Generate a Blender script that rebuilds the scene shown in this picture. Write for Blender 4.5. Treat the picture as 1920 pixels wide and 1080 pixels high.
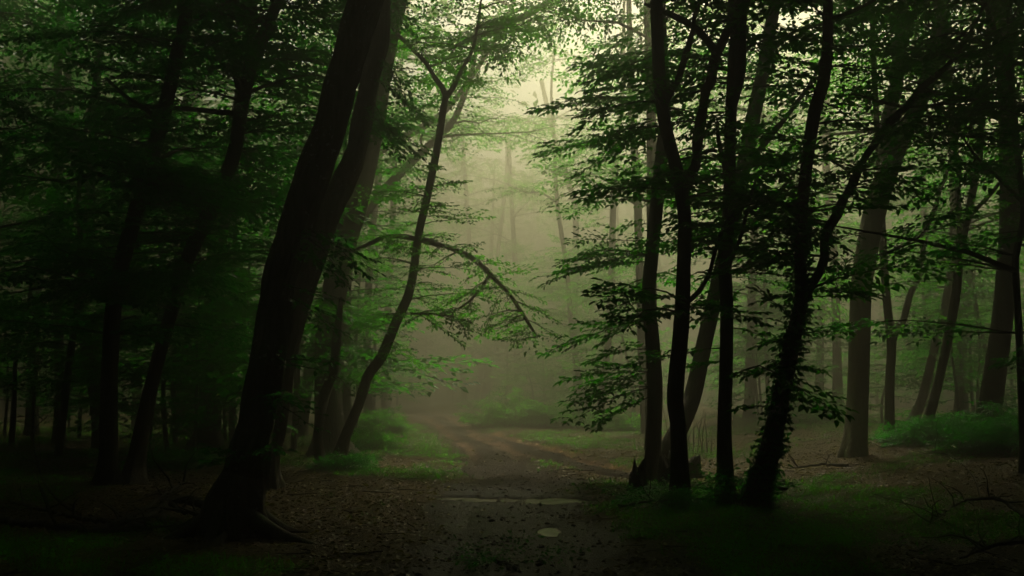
import bpy, math
import numpy as np
from mathutils import Vector

# ------------------------------------------------------------------ camera, sky, sun, exposure
sc = bpy.context.scene
for o in list(bpy.data.objects):
    bpy.data.objects.remove(o)
COL = sc.collection
F = 1867.0          # focal length in photo pixels (35 mm lens, 1920 px wide)
EYE = 1.65
HORIZON = 712.0
PITCH = math.atan((HORIZON - 540.0) / F)
cam_d = bpy.data.cameras.new('camera')
cam_d.lens = 35.0
cam_d.sensor_width = 36.0
cam_d.clip_start = 0.05
cam_d.clip_end = 2000.0
cam = bpy.data.objects.new('camera', cam_d)
COL.objects.link(cam)
cam.location = (0, 0, EYE)
cam.rotation_euler = (math.pi / 2 + PITCH, 0, 0)
sc.camera = cam

SUN_EL = math.radians(49)
SUN_AZ = math.radians(14)          # to the right of straight ahead
w = bpy.data.worlds.new('World')
sc.world = w
w.use_nodes = True
wn = w.node_tree
wn.nodes.clear()
sky = wn.nodes.new('ShaderNodeTexSky')
sky.sky_type = 'NISHITA'
sky.sun_disc = False
sky.sun_elevation = SUN_EL
sky.sun_rotation = SUN_AZ
sky.dust_density = 5.0
sky.air_density = 1.0
hs = wn.nodes.new('ShaderNodeHueSaturation')
hs.inputs['Saturation'].default_value = 1.0
bg = wn.nodes.new('ShaderNodeBackground')
bg.inputs['Strength'].default_value = 0.12
wo = wn.nodes.new('ShaderNodeOutputWorld')
wn.links.new(sky.outputs[0], hs.inputs['Color'])
wn.links.new(hs.outputs[0], bg.inputs['Color'])
wn.links.new(bg.outputs[0], wo.inputs['Surface'])

sun_d = bpy.data.lights.new('sun', 'SUN')
sun_d.energy = 5.0
sun_d.angle = math.radians(10)
sun_d.color = (1.0, 0.91, 0.68)
sun = bpy.data.objects.new('sun', sun_d)
COL.objects.link(sun)
sdir = Vector((math.sin(SUN_AZ) * math.cos(SUN_EL), math.cos(SUN_AZ) * math.cos(SUN_EL), math.sin(SUN_EL)))
sun.rotation_euler = sdir.to_track_quat('Z', 'Y').to_euler()
sun.location = (20, 60, 60)

sc.view_settings.view_transform = 'Standard'
sc.view_settings.look = 'None'
sc.view_settings.exposure = 1.55
sc.view_settings.gamma = 1.0
HAZE_DENSITY = 0.041
HAZE_COLOR = (0.92, 0.92, 0.57)

sc.render.engine = 'CYCLES'
cy = sc.cycles
cy.use_denoising = True
try:
    cy.denoiser = 'OPENIMAGEDENOISE'
    cy.denoising_input_passes = 'RGB_ALBEDO_NORMAL'
except Exception:
    pass
cy.max_bounces = 6
cy.diffuse_bounces = 4
cy.glossy_bounces = 2
cy.transmission_bounces = 3
cy.volume_bounces = 0
cy.transparent_max_bounces = 4
cy.sample_clamp_indirect = 3.0
cy.use_adaptive_sampling = False
cy.adaptive_threshold = 0.02

rng = np.random.default_rng(7)

# ------------------------------------------------------------------ picture <-> place
CP, SP = math.cos(PITCH), math.sin(PITCH)

def ray(px, py):
    u = (px - 960.0) / F
    v = (540.0 - py) / F
    return np.array([u, CP - v * SP, SP + v * CP])

def P(px, py, D):
    r = ray(px, py)
    return np.array([0, 0, EYE]) + r * (D / r[1])

# ------------------------------------------------------------------ value noise (vectorised)
def _h(ix, iy, s):
    n = (ix.astype(np.int64) * 374761393 + iy.astype(np.int64) * 668265263 + s * 1442695041) & 0xFFFFFFFF
    n = ((n ^ (n >> 13)) * 1274126177) & 0xFFFFFFFF
    n = (n ^ (n >> 16)) & 0xFFFFFFFF
    return n / 4294967295.0

def vnoise(x, y, s=0):
    x = np.asarray(x, float); y = np.asarray(y, float)
    ix = np.floor(x); iy = np.floor(y)
    fx = x - ix; fy = y - iy
    fx = fx * fx * (3 - 2 * fx); fy = fy * fy * (3 - 2 * fy)
    a = _h(ix, iy, s); b = _h(ix + 1, iy, s); c = _h(ix, iy + 1, s); d = _h(ix + 1, iy + 1, s)
    return (a * (1 - fx) + b * fx) * (1 - fy) + (c * (1 - fx) + d * fx) * fy

def fbm(x, y, s=0, oct=4):
    v = 0; a = 0.5; t = 0
    for i in range(oct):
        v = v + a * vnoise(x, y, s + i * 17); t += a
        x = np.asarray(x) * 2.03 + 11.3; y = np.asarray(y) * 2.03 - 7.1; a *= 0.5
    return v / t

def sstep(a, b, x):
    t = np.clip((x - a) / (b - a), 0, 1)
    return t * t * (3 - 2 * t)

# ------------------------------------------------------------------ ground shape and masks
def flatpt(px, py):
    r = ray(px, py)
    t = -EYE / r[2]
    return r[0] * t, r[1] * t

MAIN = [(960, 1600), (965, 1080), (965, 985), (965, 930), (955, 880), (915, 835), (852, 800), (803, 774), (765, 757), (740, 747)]
SIDE = [(2000, 1090), (1750, 1010), (1560, 962), (1430, 925), (1300, 900), (1170, 884), (1060, 858), (985, 838), (905, 810)]
PATHS = [([flatpt(*p) for p in MAIN], 0.95), ([flatpt(*p) for p in SIDE], 0.65)]

def seg_dist(x, y, pts):
    best = np.full(np.shape(x), 1e9)
    for (ax, ay), (bx, by) in zip(pts[:-1], pts[1:]):
        dx, dy = bx - ax, by - ay
        L2 = dx * dx + dy * dy
        t = np.clip(((x - ax) * dx + (y - ay) * dy) / L2, 0, 1)
        best = np.minimum(best, np.hypot(x - ax - t * dx, y - ay - t * dy))
    return best

PUD = []
for cx, cy_, rx, ry in ((1030, 931, 75, 0.40), (940, 930, 70, 0.30), (868, 927, 52, 0.26), (1028, 985, 22, 0.34)):
    X, Y = flatpt(cx, cy_)
    PUD.append((X, Y, rx * Y / F, ry))
WATER_Z = -0.066

def path_d(x, y):
    d = np.full(np.shape(x), 9.0)
    for pts, wd in PATHS:
        d = np.minimum(d, seg_dist(x, y, pts) / wd)
    return d

def path_mask(x, y):
    d = path_d(x, y) + 1.0 * (fbm(x * 0.9, y * 0.9, 5, 3) - 0.5) + 0.6 * (fbm(x * 4, y * 4, 6, 3) - 0.5)
    near = 1 - sstep(8.0, 13.5, y)                 # trodden bare earth round the crossing near the camera
    wide = sstep(0.0, 1.0, 1 - np.abs(x - 0.5 + 2.2 * (fbm(x * 0.5, y * 0.5, 7, 3) - 0.5)) / 2.6) * sstep(0.30, 0.62, fbm(x * 1.3, y * 1.3, 9, 4) + 0.10)
    faint = 1 - 0.65 * sstep(1.8, 3.6, x) * (1 - sstep(16, 19, y))
    return np.clip((1 - sstep(0.65, 1.40, d)) * faint + 0.6 * near * wide, 0, 1)

def pud_mask(x, y):
    m = np.zeros(np.shape(x))
    n = 0.8 * (fbm(x * 2.2, y * 3.1, 31, 4) - 0.5) + 1.1 * (fbm(x * 9.0, y * 7.0, 33, 3) - 0.5)
    for X, Y, rx, ry in PUD:
        r = np.hypot((x - X) / rx, (y - Y) / ry) + n
        m = np.maximum(m, 1 - sstep(0.65, 1.15, r))
    return m

def gz(x, y):
    x = np.asarray(x, float); y = np.asarray(y, float)
    z = 0.22 * (fbm(x * 0.16, y * 0.16, 1, 3) - 0.5) * sstep(12, 30, np.hypot(x, y * 0.8))
    z = z + 0.07 * (fbm(x * 0.8, y * 0.8, 2, 4) - 0.5)
    z = z + 0.020 * (fbm(x * 5.0, y * 5.0, 3, 3) - 0.5)
    z = z + 0.55 * sstep(4.5, 9.0, x) * sstep(9, 15, y) * (0.5 + 0.5 * fbm(x * 0.3, y * 0.3, 8, 2)) * (1 - sstep(40, 70, y))
    d = path_d(x, y)
    pm = 1 - sstep(0.7, 1.5, d)
    z = z - 0.05 * pm
    ruts = np.exp(-((d - 0.55) / 0.17) ** 2)
    z = z - 0.055 * ruts * (0.5 + fbm(x * 0.6, y * 0.6, 12, 2))
    z = z + pm * (0.06 * (fbm(x * 2.6, y * 2.6, 14, 4) - 0.5) + 0.06 * np.abs(fbm(x * 6.5, y * 6.5, 15, 3) - 0.5) * (1 - sstep(18, 26, y)))
    wide = np.zeros(np.shape(x))
    for X, Y, rx, ry in PUD:
        wide = np.maximum(wide, 1 - sstep(0.8, 1.6, np.hypot((x - X) / (rx + .5), (y - Y) / (ry + .7))))
    clod = 0.042 * (fbm(x * 7.0, y * 7.0, 16, 3) - 0.5)
    z = z * (1 - 0.92 * wide) + (clod - 0.045) * 0.92 * wide
    p = pud_mask(x, y)
    z = z - 0.075 * p
    return z

def gz1(x, y):
    return float(gz(np.array([x]), np.array([y]))[0])

# ------------------------------------------------------------------ objects and meshes
def link(name, data, parent=None):
    o = bpy.data.objects.new(name, data)
    COL.objects.link(o)
    if parent is not None:
        o.parent = parent
    return o

def tag(o, label=None, cat=None, group=None, kind=None):
    if label: o['label'] = label
    if cat: o['category'] = cat
    if group: o['group'] = group
    if kind: o['kind'] = kind
    return o

def np_mesh(name, V, faces_idx, nper, mat, smooth=True):
    """V (n,3); faces_idx flat int array, nper verts per face"""
    me = bpy.data.meshes.new(name)
    V = np.ascontiguousarray(V, dtype=np.float32)
    fi = np.ascontiguousarray(faces_idx, dtype=np.int32).ravel()
    nf = len(fi) // nper
    me.vertices.add(len(V))
    me.vertices.foreach_set('co', V.ravel())
    me.loops.add(len(fi))
    me.loops.foreach_set('vertex_index', fi)
    me.polygons.add(nf)
    me.polygons.foreach_set('loop_start', np.arange(nf, dtype=np.int32) * nper)
    if smooth:
        me.polygons.foreach_set('use_smooth', np.ones(nf, dtype=bool))
    me.update(calc_edges=True)
    me.materials.append(mat)
    return me

class Tubes:
    """collects tapered tubes as quads"""
    def __init__(self):
        self.V = []; self.Fc = []; self.n = 0
    def add(self, pts, rad, sides=8, rough=0.0, seed=0, flare=None, cap=True, ridge=0.0):
        pts = np.asarray(pts, float); rad = np.asarray(rad, float)
        m = len(pts)
        T = np.gradient(pts, axis=0)
        T /= np.linalg.norm(T, axis=1)[:, None] + 1e-9
        N = np.zeros_like(pts)
        a = np.array([1.0, 0, 0]) if abs(T[0][0]) < 0.8 else np.array([0, 1.0, 0])
        n = a - T[0] * a.dot(T[0]); n /= np.linalg.norm(n)
        for i in range(m):
            n = n - T[i] * n.dot(T[i]); n /= np.linalg.norm(n) + 1e-9
            N[i] = n
        B = np.cross(T, N)
        ph = np.arange(sides) / sides * 2 * math.pi
        R = np.repeat(rad[:, None], sides, 1)
        if rough > 0:
            s = np.concatenate([[0], np.cumsum(np.linalg.norm(np.diff(pts, axis=0), axis=1))])
            r = np.random.default_rng(seed)
            k = np.zeros((m, sides))
            for q in range(7):
                kk = r.integers(1, 5 if q < 4 else 11)
                k += math.sin(1) * np.sin(kk * ph[None, :] + r.uniform(0, 6.3) + s[:, None] * r.uniform(-1.6, 1.6)) * r.uniform(0.25, 1.0) / (1 + 0.5 * kk)
            k += 0.55 * (vnoise(s[:, None] * 2.2 + 0 * ph, ph[None, :] * 2.0 + seed, seed) - 0.5)
            R = R * (1 + rough * k)
        if ridge > 0:
            s = np.concatenate([[0], np.cumsum(np.linalg.norm(np.diff(pts, axis=0), axis=1))])
            cx_, sx_ = np.cos(ph)[None, :], np.sin(ph)[None, :]
            a = fbm(cx_ * 5.0 + s[:, None] * 0.9, sx_ * 5.0 + s[:, None] * 0.35 + 9.0, seed + 3, 3)
            b = vnoise(cx_ * 11.0 + s[:, None] * 1.3, sx_ * 11.0 - s[:, None] * 0.8, seed + 5)
            R = R + ridge * (1.6 * np.abs(a - 0.5) + 0.7 * np.abs(b - 0.5) - 0.35)
        if flare is not None:
            R = R * flare(pts, ph)
        V = pts[:, None, :] + R[:, :, None] * (np.cos(ph)[None, :, None] * N[:, None, :] + np.sin(ph)[None, :, None] * B[:, None, :])
        V = V.reshape(-1, 3)
        i = np.arange(m - 1)[:, None] * sides; j = np.arange(sides)[None, :]; j2 = (j + 1) % sides
        Q = np.stack([i + j, i + j2, i + sides + j2, i + sides + j], -1).reshape(-1, 4) + self.n
        self.V.append(V); self.Fc.append(Q); self.n += len(V)
        if cap:
            self.V.append(pts[-1:] + T[-1:] * rad[-1]); c = self.n; self.n += 1
            b = c - sides
            q = np.array([[b + a_, b + (a_ + 1) % sides, c, c] for a_ in range(sides)])
            self.capq = q
            self.tri = getattr(self, 'tri', []) + [q[:, :3]]
        return self
    def mesh(self, name, mat):
        V = np.concatenate(self.V); Q = np.concatenate(self.Fc)
        tri = np.concatenate(self.tri) if getattr(self, 'tri', None) else np.zeros((0, 3), int)
        me = bpy.data.meshes.new(name)
        fi = np.concatenate([Q.ravel(), tri.ravel()]).astype(np.int32)
        ls = np.concatenate([np.arange(len(Q)) * 4, len(Q) * 4 + np.arange(len(tri)) * 3]).astype(np.int32)
        me.vertices.add(len(V)); me.vertices.foreach_set('co', V.astype(np.float32).ravel())
        me.loops.add(len(fi)); me.loops.foreach_set('vertex_index', fi)
        me.polygons.add(len(ls)); me.polygons.foreach_set('loop_start', ls)
        me.polygons.foreach_set('use_smooth', np.ones(len(ls), dtype=bool))
        me.update(calc_edges=True)
        me.materials.append(mat)
        return me

def smooth_poly(pts, rad, step):
    """Catmull-Rom through pts, resampled about every `step` metres"""
    pts = np.asarray(pts, float); rad = np.asarray(rad, float)
    n = len(pts)
    E = np.vstack([2 * pts[0] - pts[1], pts, 2 * pts[-1] - pts[-2]])
    out = []; ro = []
    for i in range(n - 1):
        p0, p1, p2, p3 = E[i], E[i + 1], E[i + 2], E[i + 3]
        k = max(2, int(np.linalg.norm(p2 - p1) / step))
        t = np.arange(k)[:, None] / k
        out.append(0.5 * ((2 * p1) + (-p0 + p2) * t + (2 * p0 - 5 * p1 + 4 * p2 - p3) * t ** 2 + (-p0 + 3 * p1 - 3 * p2 + p3) * t ** 3))
        ro.append(rad[i] * (1 - t[:, 0]) + rad[i + 1] * t[:, 0])
    out.append(pts[-1:]); ro.append(rad[-1:])
    return np.concatenate(out), np.concatenate(ro)

class Leaves:
    """collects leaf blades: base, direction, normal, length, width"""
    def __init__(self):
        self.a = []
    def add(self, p, d, n, l, wd):
        self.a.append((p, d, n, l, wd))
    def count(self):
        return sum(len(x[0]) for x in self.a)
    def mesh(self, name, mat, fine=False):
        p, d, n, l, wd = [np.concatenate([x[i] for x in self.a]) for i in range(5)]
        d = d / (np.linalg.norm(d, axis=1)[:, None] + 1e-9)
        s = np.cross(n, d); s /= np.linalg.norm(s, axis=1)[:, None] + 1e-9
        n = np.cross(d, s)
        L = l[:, None]; W = wd[:, None] * 0.5
        k = len(p)
        if fine:
            up = W * 0.35
            V = np.stack([p,
                          p + d * L * 0.30 + s * W + n * up, p + d * L * 0.68 + s * W * 0.78 + n * up * 0.6,
                          p + d * L - n * L * 0.12,
                          p + d * L * 0.68 - s * W * 0.78 + n * up * 0.6, p + d * L * 0.30 - s * W + n * up], 1).reshape(-1, 3)
            b = np.arange(k)[:, None] * 6
            Q = np.stack([b + np.array([0, 1, 2, 3]), b + np.array([0, 3, 4, 5])], 1)
            return np_mesh(name, V, Q, 4, mat, False)
        V = np.stack([p, p + d * L * 0.45 + s * W + n * W * 0.3, p + d * L - n * L * 0.1, p + d * L * 0.45 - s * W + n * W * 0.3], 1).reshape(-1, 3)
        b = np.arange(k)[:, None] * 4
        Q = np.stack([b + np.array([0, 1, 2]), b + np.array([0, 2, 3])], 1)
        return np_mesh(name, V, Q, 3, mat, False)

# ------------------------------------------------------------------ materials
def nodemat(name):
    m = bpy.data.materials.new(name)
    m.use_nodes = True
    nt = m.node_tree
    nt.nodes.clear()
    out = nt.nodes.new('ShaderNodeOutputMaterial')
    return m, nt, out

def N(nt, t, **kw):
    n = nt.nodes.new(t)
    for k, v in kw.items():
        if k in n.inputs:
            n.inputs[k].default_value = v
        else:
            setattr(n, k, v)
    return n

def ramp(nt, fac, stops):
    r = nt.nodes.new('ShaderNodeValToRGB')
    el = r.color_ramp.elements
    el[0].position, el[0].color = stops[0][0], (*stops[0][1], 1)
    el[1].position, el[1].color = stops[-1][0], (*stops[-1][1], 1)
    for p, c in stops[1:-1]:
        e = el.new(p); e.color = (*c, 1)
    nt.links.new(fac, r.inputs[0])
    return r

def leaf_mat(name, c0, c1, c2, trans=0.5):
    m, nt, out = nodemat(name)
    geo = N(nt, 'ShaderNodeNewGeometry')
    r = ramp(nt, geo.outputs['Random Per Island'], [(0.0, c0), (0.6, c1), (1.0, c2)])
    dif = N(nt, 'ShaderNodeBsdfPrincipled', Roughness=0.5)
    dif.inputs['Specular IOR Level'].default_value = 0.35
    tr = N(nt, 'ShaderNodeBsdfTranslucent')
    g = N(nt, 'ShaderNodeMixRGB', blend_type='MULTIPLY'); g.inputs[0].default_value = 1.0
    g.inputs[2].default_value = (1.5, 2.5, 0.4, 1)
    mx = N(nt, 'ShaderNodeMixShader'); mx.inputs[0].default_value = trans
    nt.links.new(r.outputs[0], dif.inputs['Base Color'])
    nt.links.new(r.outputs[0], g.inputs[1])
    nt.links.new(g.outputs[0], tr.inputs['Color'])
    nt.links.new(dif.outputs[0], mx.inputs[1]); nt.links.new(tr.outputs[0], mx.inputs[2])
    nt.links.new(mx.outputs[0], out.inputs[0])
    return m

def bark_mat(name, dark, mid, light, lichen=0.0, moss=0.3, scale=1.0):
    m, nt, out = nodemat(name)
    tc = N(nt, 'ShaderNodeTexCoord')
    mp = N(nt, 'ShaderNodeMapping'); mp.inputs['Scale'].default_value = (22 * scale, 22 * scale, 3.2 * scale)
    nt.links.new(tc.outputs['Object'], mp.inputs[0])
    n1 = N(nt, 'ShaderNodeTexNoise', Scale=1.0, Detail=6.0, Roughness=0.65)
    nt.links.new(mp.outputs[0], n1.inputs['Vector'])
    n2 = N(nt, 'ShaderNodeTexNoise', Scale=2.3, Detail=4.0)
    nt.links.new(tc.outputs['Object'], n2.inputs['Vector'])
    r = ramp(nt, n1.outputs['Fac'], [(0.3, dark), (0.52, mid), (0.75, light)])
    col = r.outputs[0]
    # moss in patches
    r2 = ramp(nt, n2.outputs['Fac'], [(0.52, (0, 0, 0)), (0.68, (1, 1, 1))])
    mul = N(nt, 'ShaderNodeMath', operation='MULTIPLY'); mul.inputs[1].default_value = moss
    nt.links.new(r2.outputs[0], mul.inputs[0])
    mx = N(nt, 'ShaderNodeMixRGB'); mx.inputs[2].default_value = (0.035, 0.055, 0.018, 1)
    nt.links.new(mul.outputs[0], mx.inputs[0]); nt.links.new(col, mx.inputs[1])
    col = mx.outputs[0]
    if lichen > 0:
        v = N(nt, 'ShaderNodeTexNoise', Scale=16.0, Detail=3.0)
        nt.links.new(tc.outputs['Object'], v.inputs['Vector'])
        v2 = N(nt, 'ShaderNodeTexNoise', Scale=1.7, Detail=2.0)
        nt.links.new(tc.outputs['Object'], v2.inputs['Vector'])
        a = N(nt, 'ShaderNodeMath', operation='MULTIPLY')
        ra = ramp(nt, v.outputs['Fac'], [(0.63, (0, 0, 0)), (0.67, (1, 1, 1))])
        rb = ramp(nt, v2.outputs['Fac'], [(0.46, (0, 0, 0)), (0.58, (1, 1, 1))])
        nt.links.new(ra.outputs[0], a.inputs[0]); nt.links.new(rb.outputs[0], a.inputs[1])
        mx2 = N(nt, 'ShaderNodeMixRGB'); mx2.inputs[2].default_value = (0.38, 0.40, 0.36, 1)
        a2 = N(nt, 'ShaderNodeMath', operation='MULTIPLY'); a2.inputs[1].default_value = lichen
        nt.links.new(a.outputs[0], a2.inputs[0])
        nt.links.new(a2.outputs[0], mx2.inputs[0]); nt.links.new(col, mx2.inputs[1])
        col = mx2.outputs[0]
    b = N(nt, 'ShaderNodeBsdfPrincipled', Roughness=0.8)
    b.inputs['Specular IOR Level'].default_value = 0.25
    nt.links.new(col, b.inputs['Base Color'])
    bp = N(nt, 'ShaderNodeBump', Strength=0.9, Distance=0.03)
    nt.links.new(n1.outputs['Fac'], bp.inputs['Height'])
    nt.links.new(bp.outputs[0], b.inputs['Normal'])
    nt.links.new(b.outputs[0], out.inputs[0])
    return m

LEAF = leaf_mat('leaf_hornbeam', (0.024, 0.140, 0.008), (0.038, 0.185, 0.010), (0.070, 0.220, 0.012), 0.62)
LEAF_LIGHT = leaf_mat('leaf_lit', (0.042, 0.155, 0.006), (0.062, 0.185, 0.008), (0.10, 0.225, 0.010), 0.66)  # backlit brightness lifted into the leaf colour
LEAF_DARK = leaf_mat('leaf_shade', (0.018, 0.120, 0.034), (0.025, 0.155, 0.040), (0.045, 0.190, 0.040), 0.58)  # cool tone of the shaded left wood put into the leaf colour
LEAF_CANOPY = leaf_mat('leaf_canopy', (0.030, 0.100, 0.012), (0.040, 0.125, 0.014), (0.055, 0.145, 0.016), 0.45)
BARK = bark_mat('bark_hornbeam', (0.026, 0.021, 0.016), (0.066, 0.055, 0.043), (0.115, 0.10, 0.080), 0.0, 0.35)
BARK_BIG = bark_mat('bark_oak', (0.028, 0.023, 0.018), (0.115, 0.095, 0.075), (0.23, 0.20, 0.165), 1.0, 0.4, 0.8)
BARK_PALE = bark_mat('bark_beech', (0.13, 0.115, 0.09), (0.21, 0.185, 0.15), (0.29, 0.26, 0.21), 0.15, 0.15, 0.7)
BARK_MOSS = bark_mat('bark_mossy', (0.030, 0.026, 0.018), (0.060, 0.055, 0.036), (0.09, 0.08, 0.055), 0.0, 0.9)
TWIG = bark_mat('twig_bark', (0.02, 0.016, 0.012), (0.035, 0.028, 0.021), (0.055, 0.045, 0.034), 0.0, 0.0)

def ground_mat():
    m, nt, out = nodemat('forest_floor')
    tc = N(nt, 'ShaderNodeTexCoord')
    at = N(nt, 'ShaderNodeAttribute', attribute_name='bare')
    am = N(nt, 'ShaderNodeAttribute', attribute_name='green')
    aw = N(nt, 'ShaderNodeAttribute', attribute_name='wet_shade')
    nf = N(nt, 'ShaderNodeTexNoise', Scale=26.0, Detail=6.0, Roughness=0.7)
    nb = N(nt, 'ShaderNodeTexNoise', Scale=1.6, Detail=5.0, Roughness=0.6)
    vo = N(nt, 'ShaderNodeTexVoronoi', Scale=30.0)
    for t in (nf, nb, vo):
        nt.links.new(tc.outputs['Object'], t.inputs['Vector'])
    litter = ramp(nt, vo.outputs['Color'], [(0.1, (0.045, 0.028, 0.013)), (0.5, (0.125, 0.080, 0.034)), (0.9, (0.24, 0.155, 0.06))])
    litn = N(nt, 'ShaderNodeMixRGB', blend_type='MULTIPLY'); litn.inputs[0].default_value = 0.8
    rn = ramp(nt, nf.outputs['Fac'], [(0.3, (0.35, 0.33, 0.3)), (0.7, (1.2, 1.15, 1.05))])
    nt.links.new(litter.outputs[0], litn.inputs[1]); nt.links.new(rn.outputs[0], litn.inputs[2])
    mud = ramp(nt, nf.outputs['Fac'], [(0.30, (0.018, 0.012, 0.009)), (0.52, (0.052, 0.034, 0.025)), (0.75, (0.11, 0.074, 0.054))])
    mudb = N(nt, 'ShaderNodeMixRGB', blend_type='MULTIPLY'); mudb.inputs[0].default_value = 0.7
    rb = ramp(nt, nb.outputs['Fac'], [(0.35, (0.55, 0.52, 0.5)), (0.65, (1.25, 1.2, 1.15))])
    nt.links.new(mud.outputs[0], mudb.inputs[1]); nt.links.new(rb.outputs[0], mudb.inputs[2])
    moss = ramp(nt, nf.outputs['Fac'], [(0.3, (0.026, 0.048, 0.010)), (0.7, (0.075, 0.120, 0.022))])
    a = N(nt, 'ShaderNodeMixRGB'); b = N(nt, 'ShaderNodeMixRGB')
    nt.links.new(am.outputs['Fac'], a.inputs[0]); nt.links.new(litn.outputs[0], a.inputs[1]); nt.links.new(moss.outputs[0], a.inputs[2])
    nt.links.new(at.outputs['Fac'], b.inputs[0]); nt.links.new(a.outputs[0], b.inputs[1]); nt.links.new(mudb.outputs[0], b.inputs[2])
    # wheel tracks: packed, paler earth
    ar = N(nt, 'ShaderNodeAttribute', attribute_name='rut')
    rm = N(nt, 'ShaderNodeMixRGB', blend_type='MULTIPLY'); rm.inputs[2].default_value = (5.2, 4.3, 3.7, 1)
    nt.links.new(ar.outputs['Fac'], rm.inputs[0]); nt.links.new(b.outputs[0], rm.inputs[1])
    b = rm
    # soaked earth darker and smoother; near track also carries foreground shade as colour
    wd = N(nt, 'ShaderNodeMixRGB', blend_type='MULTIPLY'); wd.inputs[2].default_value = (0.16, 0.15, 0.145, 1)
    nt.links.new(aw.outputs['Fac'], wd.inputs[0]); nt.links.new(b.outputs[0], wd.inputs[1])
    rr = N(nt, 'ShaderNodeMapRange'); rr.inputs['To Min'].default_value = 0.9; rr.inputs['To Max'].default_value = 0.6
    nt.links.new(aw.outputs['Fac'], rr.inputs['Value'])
    p = N(nt, 'ShaderNodeBsdfPrincipled')
    p.inputs['Specular IOR Level'].default_value = 0.2
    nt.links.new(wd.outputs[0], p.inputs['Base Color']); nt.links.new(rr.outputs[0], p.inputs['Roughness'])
    bp = N(nt, 'ShaderNodeBump', Strength=1.0, Distance=0.10)
    nt.links.new(nf.outputs['Fac'], bp.inputs['Height']); nt.links.new(bp.outputs[0], p.inputs['Normal'])
    nt.links.new(p.outputs[0], out.inputs[0])
    return m

# ------------------------------------------------------------------ ground sheet
def axis(a, b, step, far, grow=1.18):
    mid = list(np.arange(a, b + 1e-6, step))
    hi = []; s = step; v = b
    while v < far[1]:
        s *= grow; v += s; hi.append(v)
    lo = []; s = step; v = a
    while v > far[0]:
        s *= grow; v -= s; lo.append(v)
    return np.array(lo[::-1] + mid + hi)

xs = axis(-7, 7, 0.085, (-420, 420), 1.14)
ys = axis(7, 22, 0.10, (-420, 620), 1.07)
GX, GY = np.meshgrid(xs, ys)
GZ = gz(GX, GY)
V = np.stack([GX, GY, GZ], -1).reshape(-1, 3)
nx, ny = len(xs), len(ys)
i = np.arange(ny - 1)[:, None] * nx; j = np.arange(nx - 1)[None, :]
Q = np.stack([i + j, i + j + 1, i + nx + j + 1, i + nx + j], -1).reshape(-1, 4)
gme = np_mesh('ground', V, Q, 4, ground_mat())

def green_mask(x, y):
    n = fbm(x * 0.45, y * 0.45, 41, 4)
    g = sstep(0.44, 0.62, n + 0.10 * sstep(17, 30, y) - 0.16 * (1 - sstep(9.5, 14.0, y)))
    return g * (1 - path_mask(x, y)) * (0.55 + 0.45 * sstep(0.4, 0.6, fbm(x * 3, y * 3, 44, 3)))

def rut_mask(x, y):
    m = np.zeros(np.shape(x))
    for k, (pts, wd) in enumerate(PATHS):
        d = seg_dist(x, y, pts) + 0.22 * (fbm(x * 0.7, y * 0.7, 91, 2) - 0.5)
        m = np.maximum(m, np.exp(-((d - 0.45) / 0.13) ** 2) * (sstep(20, 26, y) if k == 0 else sstep(15, 17, y)))
    return m * sstep(0.3, 0.6, fbm(x * 1.1, y * 1.1, 92, 3) + 0.15)
for nm, arr in (('rut', rut_mask(GX, GY)), ('bare', path_mask(GX, GY)), ('green', 0.60 * green_mask(GX, GY)),
                ('wet_shade', np.clip(pud_mask(GX, GY) + path_mask(GX, GY) * (1 - sstep(14.5, 17.5, GY + 1.5 * (fbm(GX, GY, 50, 3) - .5))), 0, 1))):  # puddles soaked; near track darkened to hold the foreground in shade
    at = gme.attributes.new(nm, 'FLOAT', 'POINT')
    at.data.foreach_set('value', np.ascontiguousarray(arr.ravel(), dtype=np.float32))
g = link('ground', gme)
tag(g, 'dark forest floor of leaf litter, moss and a muddy rutted track', 'ground', kind='structure')

# puddles: flat water sheets lying in the hollows of the track
def water_mat():
    m, nt, out = nodemat('puddle_water')
    p = N(nt, 'ShaderNodeBsdfPrincipled', Roughness=0.10)
    p.inputs['Base Color'].default_value = (0.018, 0.016, 0.010, 1)
    p.inputs['IOR'].default_value = 1.33
    tc = N(nt, 'ShaderNodeTexCoord'); n = N(nt, 'ShaderNodeTexNoise', Scale=14.0, Detail=3.0)
    nt.links.new(tc.outputs['Object'], n.inputs['Vector'])
    b = N(nt, 'ShaderNodeBump', Strength=0.25, Distance=0.01)
    nt.links.new(n.outputs['Fac'], b.inputs['Height']); nt.links.new(b.outputs[0], p.inputs['Normal'])
    # dark film mixed in as patches to dim the mirrored mist
    film = N(nt, 'ShaderNodeBsdfDiffuse'); film.inputs['Color'].default_value = (0.035, 0.028, 0.018, 1)
    n2 = N(nt, 'ShaderNodeTexNoise', Scale=5.0, Detail=5.0, Roughness=0.7)
    nt.links.new(tc.outputs['Object'], n2.inputs['Vector'])
    fr = ramp(nt, n2.outputs['Fac'], [(0.40, (0.12, 0.12, 0.12)), (0.60, (0.70, 0.70, 0.70))])
    mx = N(nt, 'ShaderNodeMixShader')
    nt.links.new(fr.outputs[0], mx.inputs[0]); nt.links.new(p.outputs[0], mx.inputs[1]); nt.links.new(film.outputs[0], mx.inputs[2])
    nt.links.new(mx.outputs[0], out.inputs[0])
    return m
WATER = water_mat()
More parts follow.
